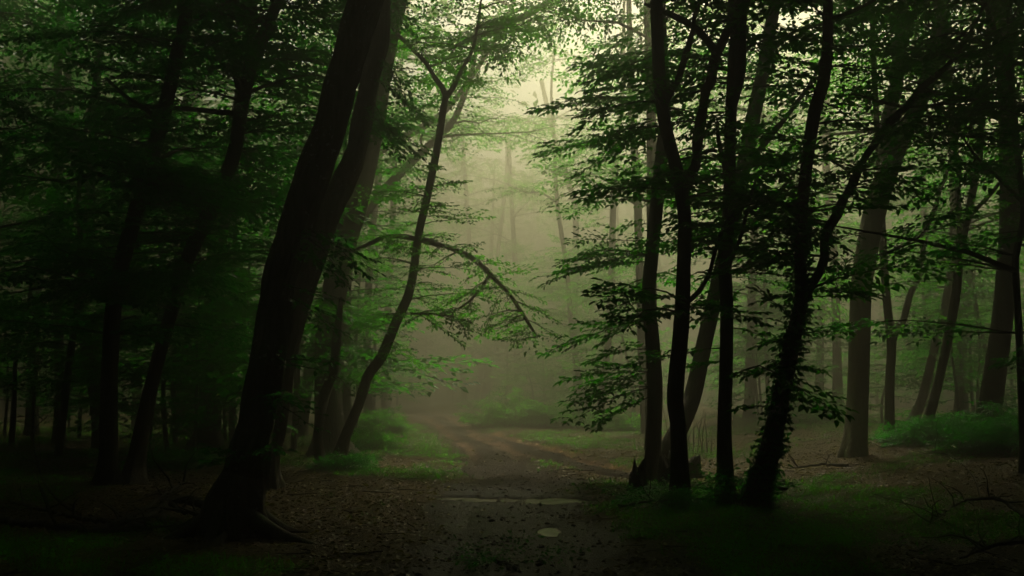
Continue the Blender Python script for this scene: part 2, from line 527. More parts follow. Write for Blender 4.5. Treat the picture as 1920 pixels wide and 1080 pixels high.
for k, (x0, x1, y0, y1, lab) in enumerate((
        (PUD[1][0] - 2.4, PUD[1][0] + 2.4, PUD[0][1] - 1.25, PUD[0][1] + 1.25, 'long shallow puddle lying across the muddy track'),
        (PUD[3][0] - 0.55, PUD[3][0] + 0.55, PUD[3][1] - 0.75, PUD[3][1] + 0.75, 'small round puddle in the mud nearer than the long puddle'))):
    X, Y = np.meshgrid(np.linspace(x0, x1, 90), np.linspace(y0, y1, 60))
    Z = gz(X, Y)
    keep = (Z < WATER_Z + 0.02) & (pud_mask(X, Y) > 0.15)
    vi = np.arange(X.size).reshape(X.shape)
    kq = keep[:-1, :-1] | keep[1:, :-1] | keep[:-1, 1:] | keep[1:, 1:]
    q = np.stack([vi[:-1, :-1], vi[:-1, 1:], vi[1:, 1:], vi[1:, :-1]], -1)[kq]
    used = np.unique(q); re = np.full(X.size, -1); re[used] = np.arange(len(used))
    V = np.stack([X.ravel()[used], Y.ravel()[used], np.full(len(used), WATER_Z)], -1)
    o = link('puddle', np_mesh('puddle', V, re[q], 4, WATER))
    tag(o, lab, 'puddle', kind='structure')

# ------------------------------------------------------------------ leaf sprays
def make_spray(L, seed):
    """a flat leafy side branch along +X in the XY plane. returns pos, dir, normal, size factor, twig polylines"""
    r = np.random.default_rng(seed)
    p = []; d = []; n = []; s = []; tw = []
    m = 6
    ax = np.zeros((m, 3))
    ax[:, 0] = np.linspace(0, L, m)
    ax[:, 1] = np.cumsum(r.normal(0, 0.02 * L, m)); ax[:, 1] -= ax[0, 1]
    ax[:, 2] = -0.16 * L * np.linspace(0, 1, m) ** 2 + np.cumsum(r.normal(0, 0.008 * L, m))
    ax[0] = 0
    tw.append((ax, 0.006 + 0.004 * L, 0.002))
    def leafline(pts, gap, start):
        seg = np.linalg.norm(np.diff(pts, axis=0), axis=1); cum = np.concatenate([[0], np.cumsum(seg)])
        t = np.arange(start, cum[-1], gap)
        side = 1
        for tt in t:
            tt = min(cum[-1], max(0, tt + r.normal(0, gap * 0.2)))
            q = np.array([np.interp(tt, cum, pts[:, c]) for c in range(3)])
            q2 = np.array([np.interp(min(tt + 0.03, cum[-1] + 0.03), cum, pts[:, c]) for c in range(3)])
            tg = pts[-1] - pts[0]; tg = tg / np.linalg.norm(tg)
            lat = np.array([-tg[1], tg[0], 0])
            side = -side
            a = r.uniform(0.55, 1.1)
            dd = tg * math.cos(a) + lat * side * math.sin(a) + np.array([0, 0, r.normal(-0.12, 0.22)])
            p.append(q); d.append(dd); n.append(np.array([r.normal(0, 0.42), r.normal(0, 0.42), 1.0])); s.append(r.uniform(0.5, 1.25))
        p.append(pts[-1]); d.append(pts[-1] - pts[-2]); n.append(np.array([r.normal(0, 0.25), r.normal(0, 0.25), 1.0])); s.append(1.0)
    leafline(ax, 0.10, 0.3 * L)
    x = 0.14 * L; side = 1
    while x < 0.97 * L:
        t = x / L
        ln = L * (0.42 * math.sin(math.pi * min(1, (0.22 + 0.78 * t)) ** 0.9) + 0.07) * r.uniform(0.6, 1.15)
        q = np.array([np.interp(x, ax[:, 0], ax[:, c]) for c in range(3)])
        side = -side
        a = r.uniform(0.6, 1.0)
        k = 4
        u = np.linspace(0, 1, k)[:, None]
        dd = np.array([math.cos(a), side * math.sin(a), r.normal(0.0, 0.10)])
        pts = q + u * dd * ln + u ** 2 * np.array([0.12 * ln, 0, -0.10 * ln])
        pts[1:] += r.normal(0, 0.012, (k - 1, 3))
        tw.append((pts, 0.0035, 0.0015))
        leafline(pts, 0.062, 0.05)
        x += r.uniform(0.07, 0.13)
    return (np.array(p), np.array(d), np.array(n), np.array(s), tw)

PROTO = {}
for L_ in (0.7, 1.2, 1.8, 2.6):
    PROTO[L_] = [make_spray(L_, 100 + int(L_ * 10) * 7 + q) for q in range(5)]

def place_spray(lv, tubes, p0, ax, L, leaf=0.10, roll=0.0, keep=1.0, twig=True, r=rng):
    key = min(PROTO, key=lambda q: abs(math.log(q / L)))
    p, d, n, s, tw = PROTO[key][r.integers(0, 5)]
    k = L / key
    X = np.asarray(ax, float); X = X / np.linalg.norm(X)
    Z = np.array([0, 0, 1.0]) if abs(X[2]) < 0.93 else np.array([0.7, -0.7, 0.1])
    Y = np.cross(Z, X); Y /= np.linalg.norm(Y); Z = np.cross(X, Y)
    c, si = math.cos(roll), math.sin(roll)
    Y, Z = Y * c + Z * si, Z * c - Y * si
    if r.random() < 0.5:
        Y = -Y
    M = np.stack([X, Y, Z])
    if keep < 1:
        mk = r.random(len(p)) < keep
        p, d, n, s = p[mk], d[mk], n[mk], s[mk]
    l = leaf * s * r.uniform(0.9, 1.1)
    nz = n.copy()
    lv.add((p * k) @ M + p0, d @ M, nz @ M * np.sign(M[2, 2] if abs(M[2, 2]) > .01 else 1), l, l * 0.54)
    if tubes is not None and twig:
        for q, (pts, r0, r1) in enumerate(tw):
            if q == 0 or (twig == 2):
                tubes.add((pts * k) @ M + p0, np.linspace(r0 * k, r1, len(pts)), 3, cap=False)

# ------------------------------------------------------------------ trees
class Tree:
    """stems: list of (polyline in photo px with half widths, depth at base, depth drift); the first is the trunk, others limbs"""
    def __init__(self, name, label, base_py, stem, bark=BARK, leaf=LEAF, group=None, D=None, drift=0.0, height=15.0, flare=1.0,
                 sides=18, step=0.12, rough=0.10, seed=0, extend=True, cat='tree', ridge=0.0):
        self.r = np.random.default_rng(seed + 1000)
        self.leafmat = leaf; self.bark = bark
        px, py, _ = stem[0]
        D = D or EYE * F / (base_py - HORIZON)
        self.D = D
        pts = []; rad = []
        n = len(stem)
        for q, (x, y, hw) in enumerate(stem):
            dep = D + drift * (q / max(1, n - 1)) + (0.0 if q == 0 else self.r.normal(0, 0.012) * D * 0.6)
            pts.append(P(x, y, dep)); rad.append(hw * dep / F)
        gx, gy = pts[0][0], pts[0][1]
        gz0 = gz1(gx, gy)
        pts[0][2] = gz0 - 0.12
        for q in range(1, n):
            if pts[q][2] < gz0 + 0.02 + 0.06 * q:
                pts[q][2] = gz0 + 0.02 + 0.06 * q
        if extend and pts[-1][2] < height:
            d = pts[-1] - pts[-2]; d /= np.linalg.norm(d)
            p = pts[-1].copy(); rr = rad[-1]
            k = max(2, int((height - p[2]) / 2.2))
            dz = (height - p[2]) / k
            for q in range(k):
                d = d * 0.8 + np.array([self.r.normal(0, .08), self.r.normal(0, .08), 0.35]); d /= np.linalg.norm(d)
                p = p + d * dz / max(0.4, d[2])
                rr *= 0.80
                pts.append(p.copy()); rad.append(rr)
        self.base = np.array([gx, gy, gz0])
        self.root = link(name, None)
        self.root.location = self.base
        tag(self.root, label, cat, group)
        self.seed = seed
        self.lv = Leaves(); self.tw = Tubes(); self.ivy = None
        pp, rr = smooth_poly(pts, rad, step)
        self.path, self.rad = pp, rr
        fl = flare
        sd = seed
        def flf(pt, ph):
            h = np.clip((pt[:, 2] - gz0), 0, None)
            k = 0.85 * fl * np.exp(-h / 0.28)
            lobes = 0.5 + 0.5 * np.sin(ph * 5 + sd) * 0.6 + 0.25 * np.sin(ph * 3 + sd * 2.1)
            return 1 + k[:, None] * lobes[None, :]
        t = Tubes().add(pp, rr, sides, rough, seed, flf, ridge=ridge)
        self._obj('trunk', t.mesh('trunk', bark))
    def _obj(self, name, me):
        o = link(name, me, self.root)
        o.location = -self.base          # geometry is in world metres; the Empty stands at the foot
        return o
    def limb(self, stem, at=None, drift=0.0, sides=10, rough=0.09, step=0.12, ext=0.0, D0=None, name='limb'):
        """polyline in px; starts inside the trunk/limb at its first point"""
        p0 = self.nearest(stem[0][0], stem[0][1]) if D0 is None else P(stem[0][0], stem[0][1], D0)
        D0 = p0[1]
        pts = [p0]; rad = [stem[0][2] * D0 / F]
        for q, (x, y, hw) in enumerate(stem[1:], 1):
            dep = D0 + drift * q / (len(stem) - 1)
            pts.append(P(x, y, dep)); rad.append(hw * dep / F)
        if ext > 0:
            d = pts[-1] - pts[-2]; d /= np.linalg.norm(d)
            for q in range(3):
                d = d * 0.85 + np.array([self.r.normal(0, .1), self.r.normal(0, .1), 0.2]); d /= np.linalg.norm(d)
                pts.append(pts[-1] + d * ext / 3); rad.append(rad[-1] * 0.75)
        pp, rr = smooth_poly(pts, rad, step)
        k_ = len(pp)
        if k_ > 4:      # a living bough is never a clean bow
            wob = np.stack([fbm(np.arange(k_) * .22, np.zeros(k_) + self.seed + q * 7.7, 200 + q, 3) - .5 for q in range(3)], -1)
            env = np.minimum(1, np.arange(k_) / 4.0)[:, None]
            pp = pp + wob * env * (2.6 * rr[:, None] + 0.03)
            rr = rr * (1 + 0.35 * (vnoise(np.arange(k_) * .6, np.zeros(k_), self.seed + 31) - .5))
        self._obj(name, Tubes().add(pp, rr, sides, rough, self.seed + len(stem)).mesh(name, self.bark))
        self.extra = getattr(self, 'extra', []) + [pp]
        return pp
    def screen(self, pp):
        q = pp - np.array([0, 0, EYE])
        depth = q[:, 1] * CP + q[:, 2] * SP
        up = -q[:, 1] * SP + q[:, 2] * CP
        return 960 + F * q[:, 0] / depth, 540 - F * up / depth
    def nearest(self, px, py):
        best = None
        for pp in [self.path] + getattr(self, 'extra', []):
            x, y = self.screen(pp)
            dd = np.hypot(x - px, y - py)
            k = int(np.argmin(dd))
            if best is None or dd[k] < best[0]:
                best = (dd[k], pp[k].copy())
        return best[1]
    def spray(self, x0, y0, x1, y1, dd=None, leaf=0.10, roll=None, keep=1.0, twig=2, off=None):
        p0 = self.nearest(x0, y0) if off is None else P(x0, y0, off)
        D0 = p0[1]
        ln_px = math.hypot(x1 - x0, y1 - y0)
        if dd is None:
            dd = self.r.uniform(-0.5, 0.35) * ln_px * D0 / F
        p1 = P(x1, y1, D0 + dd)
        p0b = P(x0, y0, D0)
        a = p1 - p0b
        L = np.linalg.norm(a)
        place_spray(self.lv, self.tw, p0, p1 - p0 + np.array([0, 0, 0.10 * L]), np.linalg.norm(p1 - p0), leaf,
                    self.r.normal(0, 0.16) if roll is None else roll, keep, twig, self.r)
    def tiers(self, pp, n, lo, hi, Lr=(0.7, 1.8), leaf=0.10, keep=1.0, az=None, twig=1, el=(-0.1, 0.25), second=0.6, rollsd=0.22):
        """side branches leaving the stem path pp between heights lo and hi"""
        r = self.r
        z = pp[:, 2]
        idx = np.where((z > lo) & (z < hi))[0]
        if len(idx) == 0:
            return
        for q in range(n):
            p0 = pp[idx[r.integers(0, len(idx))]]
            a = r.uniform(0, 2 * math.pi) if az is None else r.normal(az[0], az[1])
            e = r.uniform(*el)
            L = r.uniform(*Lr)
            d = np.array([math.cos(a) * math.cos(e), math.sin(a) * math.cos(e), math.sin(e)])
            place_spray(self.lv, self.tw, p0, d, L, leaf, r.normal(0, rollsd), keep, twig, r)
            if r.random() < second:
                # the branch goes on: a second spray further out, with its bare stretch of branch
                o = p0 + d * L * 0.8
                a2 = a + r.normal(0, 0.5)
                d2 = np.array([math.cos(a2), math.sin(a2), r.normal(-0.05, 0.15)])
                place_spray(self.lv, self.tw, o, d2, L * r.uniform(0.7, 1.1), leaf, r.normal(0, rollsd), keep, twig, r)
                self.tw.add(np.array([p0, (p0 + o) / 2 + np.array([0, 0, .03]), o]), np.array([0.018, 0.013, 0.009]), 4, cap=False)
    def boughs(self, n, lo, hi, Lr=(2.0, 4.0), leaf=0.13, keep=0.6, per=5, spL=(1.0, 2.2), twig=1, pp=None, azc=None):
        """long boughs carrying several sprays: the crown proper"""
        r = self.r
        pp = self.path if pp is None else pp
        z = pp[:, 2]
        idx = np.where((z > lo) & (z < hi))[0]
        if len(idx) == 0:
            return
        for q in range(n):
            p0 = pp[idx[r.integers(0, len(idx))]]
            a = r.uniform(0, 2 * math.pi) if azc is None else r.normal(*azc)
            L = r.uniform(*Lr)
            up = r.uniform(0.05, 0.55)
            u = np.linspace(0, 1, 5)[:, None]
            d = np.array([math.cos(a), math.sin(a), up])
            pts = p0 + u * d * L + u ** 2 * np.array([0, 0, -0.35 * L * up]) + np.vstack([[0, 0, 0], r.normal(0, 0.06 * L / 3, (4, 3))])
            self.tw.add(pts, np.linspace(0.014 * L, 0.006, 5), 5, cap=False)
            for s in range(per):
                t = r.uniform(0.25, 1.0)
                o = np.array([np.interp(t, u[:, 0], pts[:, c]) for c in range(3)])
                a2 = a + r.normal(0, 0.9)
                place_spray(self.lv, self.tw, o, np.array([math.cos(a2), math.sin(a2), r.normal(0.0, 0.2)]), r.uniform(*spL), leaf, r.normal(0, 0.3), keep, twig, r)
    def done(self, fine=False):
        if self.lv.a:
            self._obj('crown', self.lv.mesh('crown', self.leafmat, fine))
        if self.tw.V:
            o = self._obj('twigs', self.tw.mesh('twigs', TWIG))
            o['kind'] = 'stuff'
        return self

# ------------------------------------------------------------------ the trees in view, near to far
PI = math.pi
# --- great leaning tree at the left of the track
A = Tree('tree', 'thick leaning trunk with flared roots and pale lichen flecks left of the track', 997,
         [(437, 1000, 54), (437, 955, 50), (456, 893, 41), (467, 845, 37), (478, 799, 34), (502, 674, 32), (515, 590, 31), (525, 520, 30), (556, 416, 31), (582, 338, 31), (618, 240, 31),
          (652, 120, 29), (688, 0, 30), (722, -120, 27)], BARK_BIG, LEAF_DARK, drift=0.8, sides=56, step=0.04, rough=0.07, flare=1.0, seed=3, height=16, ridge=0.085)
for s in ((600, 430, 692, 500), (585, 445, 660, 470), (595, 555, 640, 612), (560, 545, 625, 560), (545, 685, 612, 668), (520, 690, 600, 690), (505, 745, 590, 790),
          (480, 745, 560, 760), (470, 850, 380, 868), (465, 845, 520, 845), (460, 850, 400, 845), (590, 470, 650, 520), (600, 440, 640, 500), (490, 750, 540, 740)):
    A.spray(*s, leaf=0.085, dd=-0.5 + 0.2 * rng.random())
A.boughs(4, 11, 16, (2, 4), leaf=0.16, keep=0.5)
# roots running out over the ground
for ang, ln, r0 in ((-0.55, 1.5, 0.12), (0.35, 0.9, 0.10), (2.8, 1.2, 0.11), (-1.6, 0.9, 0.12), (3.6, 1.0, 0.10), (1.3, 0.7, .1)):
    u = np.linspace(0, 1, 9)
    x = A.base[0] + math.cos(ang) * (0.12 + ln * u) + 0.06 * np.sin(5 * u + ang); y = A.base[1] + math.sin(ang) * (0.12 + ln * u)
    z = gz(x, y) + 0.36 * np.exp(-u * 4.2) - 0.03 - 0.05 * u
    pp, rr = smooth_poly(np.stack([x, y, z], -1), r0 * (1 - 0.75 * u), 0.05)
    A._obj('root', Tubes().add(pp, rr, 12, 0.16, int(ang * 10) + 20).mesh('root', BARK_MOSS))
A.done(True)

B = Tree('tree', 'dark curving trunk standing close behind the thick leaning trunk', 912,
         [(506, 912, 18), (508, 880, 14), (516, 830, 14), (525, 778, 15), (538, 674, 18), (558, 585, 19), (585, 494, 20), (618, 395, 22), (646, 338, 24), (660, 305, 21), (671, 270, 19.5), (693, 156, 19),
          (708, 80, 19), (714, 0, 18), (716, -80, 17)], BARK_BIG, LEAF_DARK, drift=0.5, sides=40, step=0.05, rough=0.07, seed=5, height=17, ridge=0.07)
for s in ((695, 140, 800, 218), (690, 150, 770, 180), (690, 215, 800, 285), (680, 230, 760, 290), (690, 180, 740, 250), (700, 110, 780, 140), (700, 90, 770, 190)):
    B.spray(*s, leaf=0.10, dd=-0.4)
B.boughs(4, 12, 17, (2, 4), leaf=0.17, keep=0.5)
B.done(True)

# --- two dark stems at the far left
C1 = Tree('tree', 'straight dark trunk forming a pair with a crooked one, far left', 905,
          [(202, 905, 20), (203, 860, 16), (205, 700, 15), (215, 560, 15), (240, 450, 15), (275, 330, 14.5), (305, 220, 14), (330, 110, 13), (350, 0, 12)],
          BARK, LEAF_DARK, drift=0.4, sides=18, seed=7, height=15)
C1.limb([(300, 240, 6), (275, 205, 5), (245, 190, 4), (200, 150, 3)], drift=-0.5)
C1.tiers(C1.path, 60, 2.2, 9.5, (0.9, 2.2), leaf=0.11, twig=1, second=0.8)
C1.boughs(16, 4.0, 14, (2, 4), leaf=0.12, keep=0.8, per=6)
C1.done(True)
C2 = Tree('tree', 'crooked dark trunk with a kink halfway up, far left pair', 903,
          [(248, 903, 21), (256, 860, 15), (285, 720, 12.5), (320, 590, 12.5), (350, 490, 13), (380, 425, 15), (402, 380, 15), (438, 290, 13.5), (455, 190, 13), (475, 110, 12), (512, 22, 11), (535, -30, 10)],
          BARK, LEAF_DARK, drift=0.8, sides=18, seed=9, height=15)
C2.limb([(455, 175, 6), (440, 150, 5), (430, 110, 4), (405, 80, 3)], drift=0.4)
C2.limb([(488, 92, 6), (505, 65, 6), (515, 48, 4)], drift=-0.4)
C2.limb([(463, 170, 4), (520, 152, 3.5), (580, 142, 2)], drift=-0.4)
C2.tiers(C2.path, 60, 3.0, 10, (0.9, 2.0), leaf=0.11, twig=1, second=0.8)
C2.boughs(16, 4.5, 14, (2, 4), leaf=0.12, keep=0.8, per=6)
C2.done(True)

# --- slim trees further into the left-hand wood
def slim(label, base_py, stem, n1=20, n2=8, lo=2.5, hi=12, leaf=0.12, bark=BARK, mat=LEAF_DARK, seed=0, height=14, limbs=(), keep=0.7, name='tree', Lr=(0.9, 2.0), drift=0.0, fine=False, flare=0.6, group=None, D=None, bl=(2, 3.8)):
    t = Tree(name, label, base_py, stem, bark, mat, group, D=D, drift=drift, sides=14, step=0.16, seed=seed, height=height, flare=flare)
    for l, dr in limbs:
        t.limb(l, drift=dr)
    if n1: t.tiers(t.path, n1, lo, hi, Lr, leaf=leaf, keep=keep)
    if n2: t.boughs(n2, lo + 1.5, height, bl, leaf=leaf, keep=keep)
    return t

GL = 'trees deep in the left-hand wood'
slim('thin upright tree nearest the left picture edge, in shade', 812, [(60, 812, 12), (60, 740, 10), (62, 640, 9), (75, 480, 9), (100, 350, 8), (115, 220, 8), (135, 90, 7)], 40, 12, 3, 13, seed=21, group=GL).done()
slim('short slanting trunk between the thin edge tree and the dark pair', 835, [(190, 835, 12), (178, 735, 11), (160, 640, 11), (150, 560, 10), (165, 420, 9), (175, 230, 8)], 34, 12, 3, 13, seed=22, group=GL).done()
slim('misty broad trunk standing left of the thick flared trunk', 836, [(388, 836, 28), (393, 780, 22), (400, 640, 19), (404, 500, 18), (425, 350, 17), (450, 200, 15), (470, 40, 14)], 30, 14, 4, 14, seed=23, group=GL, height=17).done()
slim('paler trunk in mist just left of the misty broad trunk', 812, [(350, 812, 22), (346, 720, 19), (340, 600, 18), (343, 450, 17), (350, 300, 16), (360, 150, 14)], 22, 12, 4, 14, seed=24, group=GL, height=17).done()
slim('faint thin trunk seen between the broad misty trunk and the great leaning one', 795, [(432, 795, 11), (430, 700, 9), (428, 600, 9), (440, 430, 8), (452, 260, 8)], 16, 10, 4, 14, seed=25, group=GL, height=16).done()
slim('faint thin trunk in gap between the two stems of the dark pair', 800, [(258, 800, 10), (257, 720, 8), (255, 620, 8), (262, 470, 8), (275, 260, 7)], 18, 10, 4, 14, seed=26, group=GL, height=16).done()
slim('forked thin tree high up behind the far left branches', 828, [(110, 828, 12), (112, 700, 9), (108, 480, 9), (112, 260, 9), (108, 130, 8)], 30, 14, 4, 14, seed=27, group=GL, height=16,
     limbs=(([(110, 330, 6), (125, 250, 5), (135, 180, 4)], .5), ([(108, 300, 6), (150, 230, 5), (175, 215, 4)], .6))).done()
slim('tree at the left border whose boughs hang over the dark ground', 880, [(-120, 880, 22), (-125, 700, 20), (-110, 500, 18), (-90, 250, 16), (-60, 30, 14)], 40, 20, 2.5, 13, seed=28, group=GL, height=15, keep=0.8).done()

# --- the mossy stem and the bowed saplings by the bend of the track
E = slim('mossy buttressed trunk at the bend, behind the bowed sapling', 852, [(618, 852, 34), (616, 800, 27), (614, 720, 25), (615, 640, 25), (626, 560, 24), (643, 470, 23), (665, 395, 22), (700, 250, 19), (725, 100, 17)], 10, 7, 6, 16,
         bark=BARK_MOSS, mat=LEAF, seed=31, height=18, leaf=0.13, flare=1.2, bl=(2, 4.5)).done()
slim('slender upright trunk just behind the mossy buttressed trunk', 822, [(652, 822, 14), (650, 780, 11), (647, 700, 10), (649, 600, 9), (655, 480, 9), (680, 330, 8)], 18, 10, 3, 12, mat=LEAF, seed=32, height=14).done()
slim('small dark crooked sapling at the foot of the mossy trunk', 878, [(606, 878, 11), (596, 830, 9), (600, 790, 8), (611, 735, 9), (626, 690, 9), (633, 615, 7), (640, 560, 4)], 10, 0, 1.2, 4, mat=LEAF, seed=33, height=2.0, name='sapling', leaf=0.09, Lr=(.5, 1.0)).done()
G = Tree('sapling', 'long bowed sapling with arching branch, left of the track', 866,
         [(632, 866, 14), (648, 820, 10), (672, 760, 9.5), (690, 705, 10), (715, 668, 10), (742, 605, 9), (768, 545, 8.5), (781, 470, 8), (787, 430, 8), (800, 375, 7.5), (819, 280, 7), (831, 205, 6.5), (838, 175, 6)],
         BARK, LEAF_LIGHT, drift=0.6, sides=12, step=0.1, seed=35, extend=False, flare=0.8, rough=0.08)
G.limb([(836, 180, 5.5), (826, 155, 5), (806, 126, 4.5), (785, 105, 4), (730, 48, 3)], drift=0.5, ext=2.0)
G.limb([(836, 180, 5), (850, 162, 4.5), (862, 143, 4), (880, 100, 3)], drift=-0.4, ext=2.0)
arch = G.limb([(787, 447, 5), (815, 453, 5.5), (870, 475, 5), (912, 508, 4.5), (955, 556, 4), (985, 600, 3.2), (1006, 632, 2.2)], drift=-1.2)
arch2 = G.limb([(786, 447, 4.5), (755, 441, 4.5), (720, 444, 4), (690, 455, 3.5), (662, 470, 2.5)], drift=0.5)
sub = G.limb([(914, 512, 3), (898, 545, 2.6), (872, 572, 2.4), (830, 586, 2.2), (770, 590, 1.5)], drift=-0.4)
G.limb([(851, 578, 1.8), (848, 600, 1.4), (846, 612, 1)], drift=0.0)
for pp, n in ((arch, 40), (arch2, 14), (sub, 18)):
    G.tiers(pp, n, 0.5, 20, (0.3, 1.0), leaf=0.08, el=(-0.5, 0.15), second=0.3)
for s in ((780, 560, 880, 600), (770, 580, 700, 590), (785, 620, 870, 640), (770, 545, 860, 540), (720, 650, 800, 690), (690, 700, 770, 690), (740, 600, 660, 620), (690, 720, 640, 700),
          (790, 400, 720, 400), (800, 330, 860, 350), (795, 380, 830, 385), (780, 470, 840, 480), (900, 520, 1000, 500), (940, 540, 1020, 560), (960, 570, 1050, 600), (930, 550, 900, 620), (980, 600, 1060, 640)):
    G.spray(*s, leaf=0.08, dd=0.1)
G.tiers(G.path, 20, 1.6, 4.5, (0.5, 1.1), leaf=0.08, second=0.3)
G.tiers(G.path, 14, 4.5, 8, (0.7, 1.5), leaf=0.09, second=0.5)
for pp in G.extra[:2]:
    G.tiers(pp, 12, 5, 12, (0.7, 1.5), leaf=0.09, second=0.6)
G.done(True)
H = slim('slanting pole tree leaning across the mist behind the bowed sapling', 818, [(560, 818, 13), (580, 700, 11), (610, 550, 10), (642, 462, 9.5), (675, 416, 9), (712, 364, 8.5), (753, 323, 8), (813, 263, 7), (850, 225, 6), (880, 150, 5)], 10, 12, 6.5, 13, mat=LEAF_LIGHT, seed=37, height=13, leaf=0.10, keep=.5).done()
slim('second slanting pole tree, higher and parallel in the mist', 812, [(530, 812, 12), (560, 640, 10), (610, 420, 9), (660, 330, 8), (706, 288, 7), (775, 248, 6.5), (830, 212, 6), (880, 150, 5)], 10, 12, 6.5, 13, mat=LEAF_LIGHT, seed=38, height=14, leaf=0.10, keep=.5).done()

# --- the clump of dark stems right of the track
R1 = Tree('tree', 'grey stem at the left of the clump with tiered sprays reaching over the track', 893,
          [(1228, 893, 18), (1225, 850, 14), (1228, 740, 14), (1223, 640, 13.5), (1216, 560, 13), (1221, 490, 13), (1232, 380, 13), (1240, 290, 12), (1247, 200, 11), (1240, 60, 10)], BARK, LEAF, drift=0.4, seed=41, sides=18, height=15)
for s in ((1226, 105, 1085, 142), (1228, 100, 1120, 110), (1240, 180, 1004, 196), (1240, 185, 1080, 205), (1238, 170, 1110, 160), (1240, 245, 1012, 272), (1238, 255, 1085, 312), (1238, 250, 1110, 262), (1236, 300, 1168, 322),
          (1230, 345, 1172, 345), (1222, 480, 1022, 522), (1222, 490, 1058, 500), (1222, 478, 1085, 478), (1218, 600, 1030, 652), (1222, 610, 1080, 600), (1222, 600, 1120, 640), (1225, 690, 1058, 700), (1226, 695, 1075, 745),
          (1226, 725, 1064, 778), (1226, 740, 1110, 795), (1226, 690, 1130, 680), (1226, 720, 1120, 730), (1240, 140, 1090, 105), (1235, 560, 1150, 575), (1230, 420, 1160, 425), (1226, 650, 1110, 668)):
    R1.spray(*s, leaf=0.115, dd=-0.9 + 0.9 * rng.random())
R1.tiers(R1.path, 16, 2, 9, (0.6, 1.5), leaf=0.10)
R1.boughs(6, 7, 14, (2, 3.5), leaf=0.13, keep=0.8)
R1.done(True)
R2 = Tree('tree', 'black forked stem in the middle of the clump, splitting into a wide V', 938,
          [(1276, 938, 19), (1275, 895, 15), (1272, 800, 14), (1266, 740, 15), (1277, 610, 14.5), (1282, 500, 12.5), (1284, 410, 12), (1276, 350, 12), (1262, 290, 11.5), (1246, 225, 11.5), (1237, 150, 11.5), (1232, 50, 11.5), (1229, -40, 11)],
          BARK, LEAF, drift=-0.3, seed=43, sides=22, step=0.08, height=14)
r2b = R2.limb([(1282, 365, 10), (1294, 320, 9), (1309, 240, 9), (1330, 165, 9.5), (1350, 100, 9), (1368, 35, 8.5), (1390, -60, 7)], drift=0.8, sides=16, ext=3)
R2.limb([(1345, 105, 8), (1330, 82, 7), (1296, 47, 6.5), (1250, 22, 5), (1210, 5, 3)], drift=-0.2)
R2.limb([(1255, 200, 7), (1264, 150, 6.5), (1282, 108, 6), (1300, 55, 5), (1312, 0, 4)], drift=0.5, ext=2)
R2.limb([(1290, 570, 5), (1310, 545, 4.5), (1330, 500, 4), (1350, 440, 3), (1375, 400, 2)], drift=0.4)
R2.tiers(R2.path, 34, 2.0, 9.5, (0.5, 1.4), leaf=0.115, second=0.5)
R2.tiers(r2b, 24, 4.0, 9.5, (0.6, 1.5), leaf=0.115, second=0.6)
R2.boughs(6, 7, 13, (2, 3.5), leaf=0.13, keep=0.8)
R2.done(True)
R3 = Tree('tree', 'greyer stem slanting right behind the black forked stem', 885,
          [(1236, 885, 20), (1252, 850, 17), (1284, 782, 16), (1301, 735, 16), (1322, 640, 15), (1345, 540, 15), (1372, 420, 15), (1390, 330, 14), (1410, 230, 13.5), (1430, 140, 13), (1455, 0, 12)], BARK, LEAF, drift=1.0, seed=45, sides=18, height=15)
R3.limb([(1395, 320, 6), (1440, 262, 5.5), (1480, 215, 5), (1530, 130, 4)], drift=-0.5, ext=1)
R3.limb([(1365, 450, 5), (1410, 420, 4.5), (1450, 375, 4), (1485, 330, 3)], drift=-0.6)
R3.limb([(1350, 520, 4), (1400, 495, 3.5), (1445, 440, 3.2), (1480, 385, 2.4)], drift=0.6)
R3.tiers(R3.path, 36, 3.5, 10.5, (0.7, 1.7), leaf=0.10, second=0.7)
R3.boughs(7, 5.5, 14, (2, 3.5), leaf=0.12, keep=0.8)
R3.done(True)
R4 = Tree('tree', 'straight black stem right of the forked one in the clump', 938,
          [(1360, 938, 18), (1360, 900, 14), (1358, 800, 12.5), (1361, 700, 12), (1363, 570, 12), (1360, 500, 13), (1367, 400, 12.5), (1369, 300, 12), (1371, 200, 11.5), (1376, 100, 11), (1387, 0, 11), (1395, -60, 10)],
          BARK, LEAF, drift=0.3, seed=47, sides=22, step=0.08, height=15)
R4.limb([(1372, 240, 8), (1382, 165, 7.5), (1394, 85, 7), (1398, 10, 6)], drift=-0.4, ext=2)
R4.limb([(1366, 400, 5), (1352, 290, 5), (1345, 230, 4)], drift=0.4)
R4.limb([(1366, 520, 4), (1385, 450, 3.5), (1420, 330, 3)], drift=-0.4)
R4.tiers(R4.path, 38, 1.4, 10, (0.5, 1.4), leaf=0.115, second=0.5)
R4.boughs(5, 7, 14, (2, 3.5), leaf=0.13, keep=0.8)
R4.done(True)
R5 = Tree('tree', 'leaning black stem clad in ivy, right of the clump, with long side stem', 945,
          [(1416, 945, 22), (1424, 910, 18), (1441, 855, 17), (1465, 740, 15), (1486, 640, 14.5), (1502, 560, 13), (1500, 480, 11.5), (1503, 400, 11), (1513, 300, 11), (1528, 205, 11.5), (1543, 155, 11), (1551, 90, 10), (1552, 0, 9.5), (1550, -60, 9)],
          BARK, LEAF, drift=-0.2, seed=49, sides=22, step=0.08, height=14)
r5b = R5.limb([(1508, 570, 9), (1532, 512, 8.5), (1560, 432, 8), (1590, 372, 8), (1620, 305, 7.5), (1660, 245, 7.5), (1700, 200, 7), (1742, 152, 6), (1780, 112, 5), (1803, 82, 4)], drift=0.6, ext=1.5, sides=14)
R5.limb([(1552, 40, 5), (1600, 20, 4), (1650, -10, 3)], drift=-0.3, ext=1)
R5.limb([(1700, 200, 3.5), (1650, 190, 3), (1600, 175, 2)], drift=-0.5)
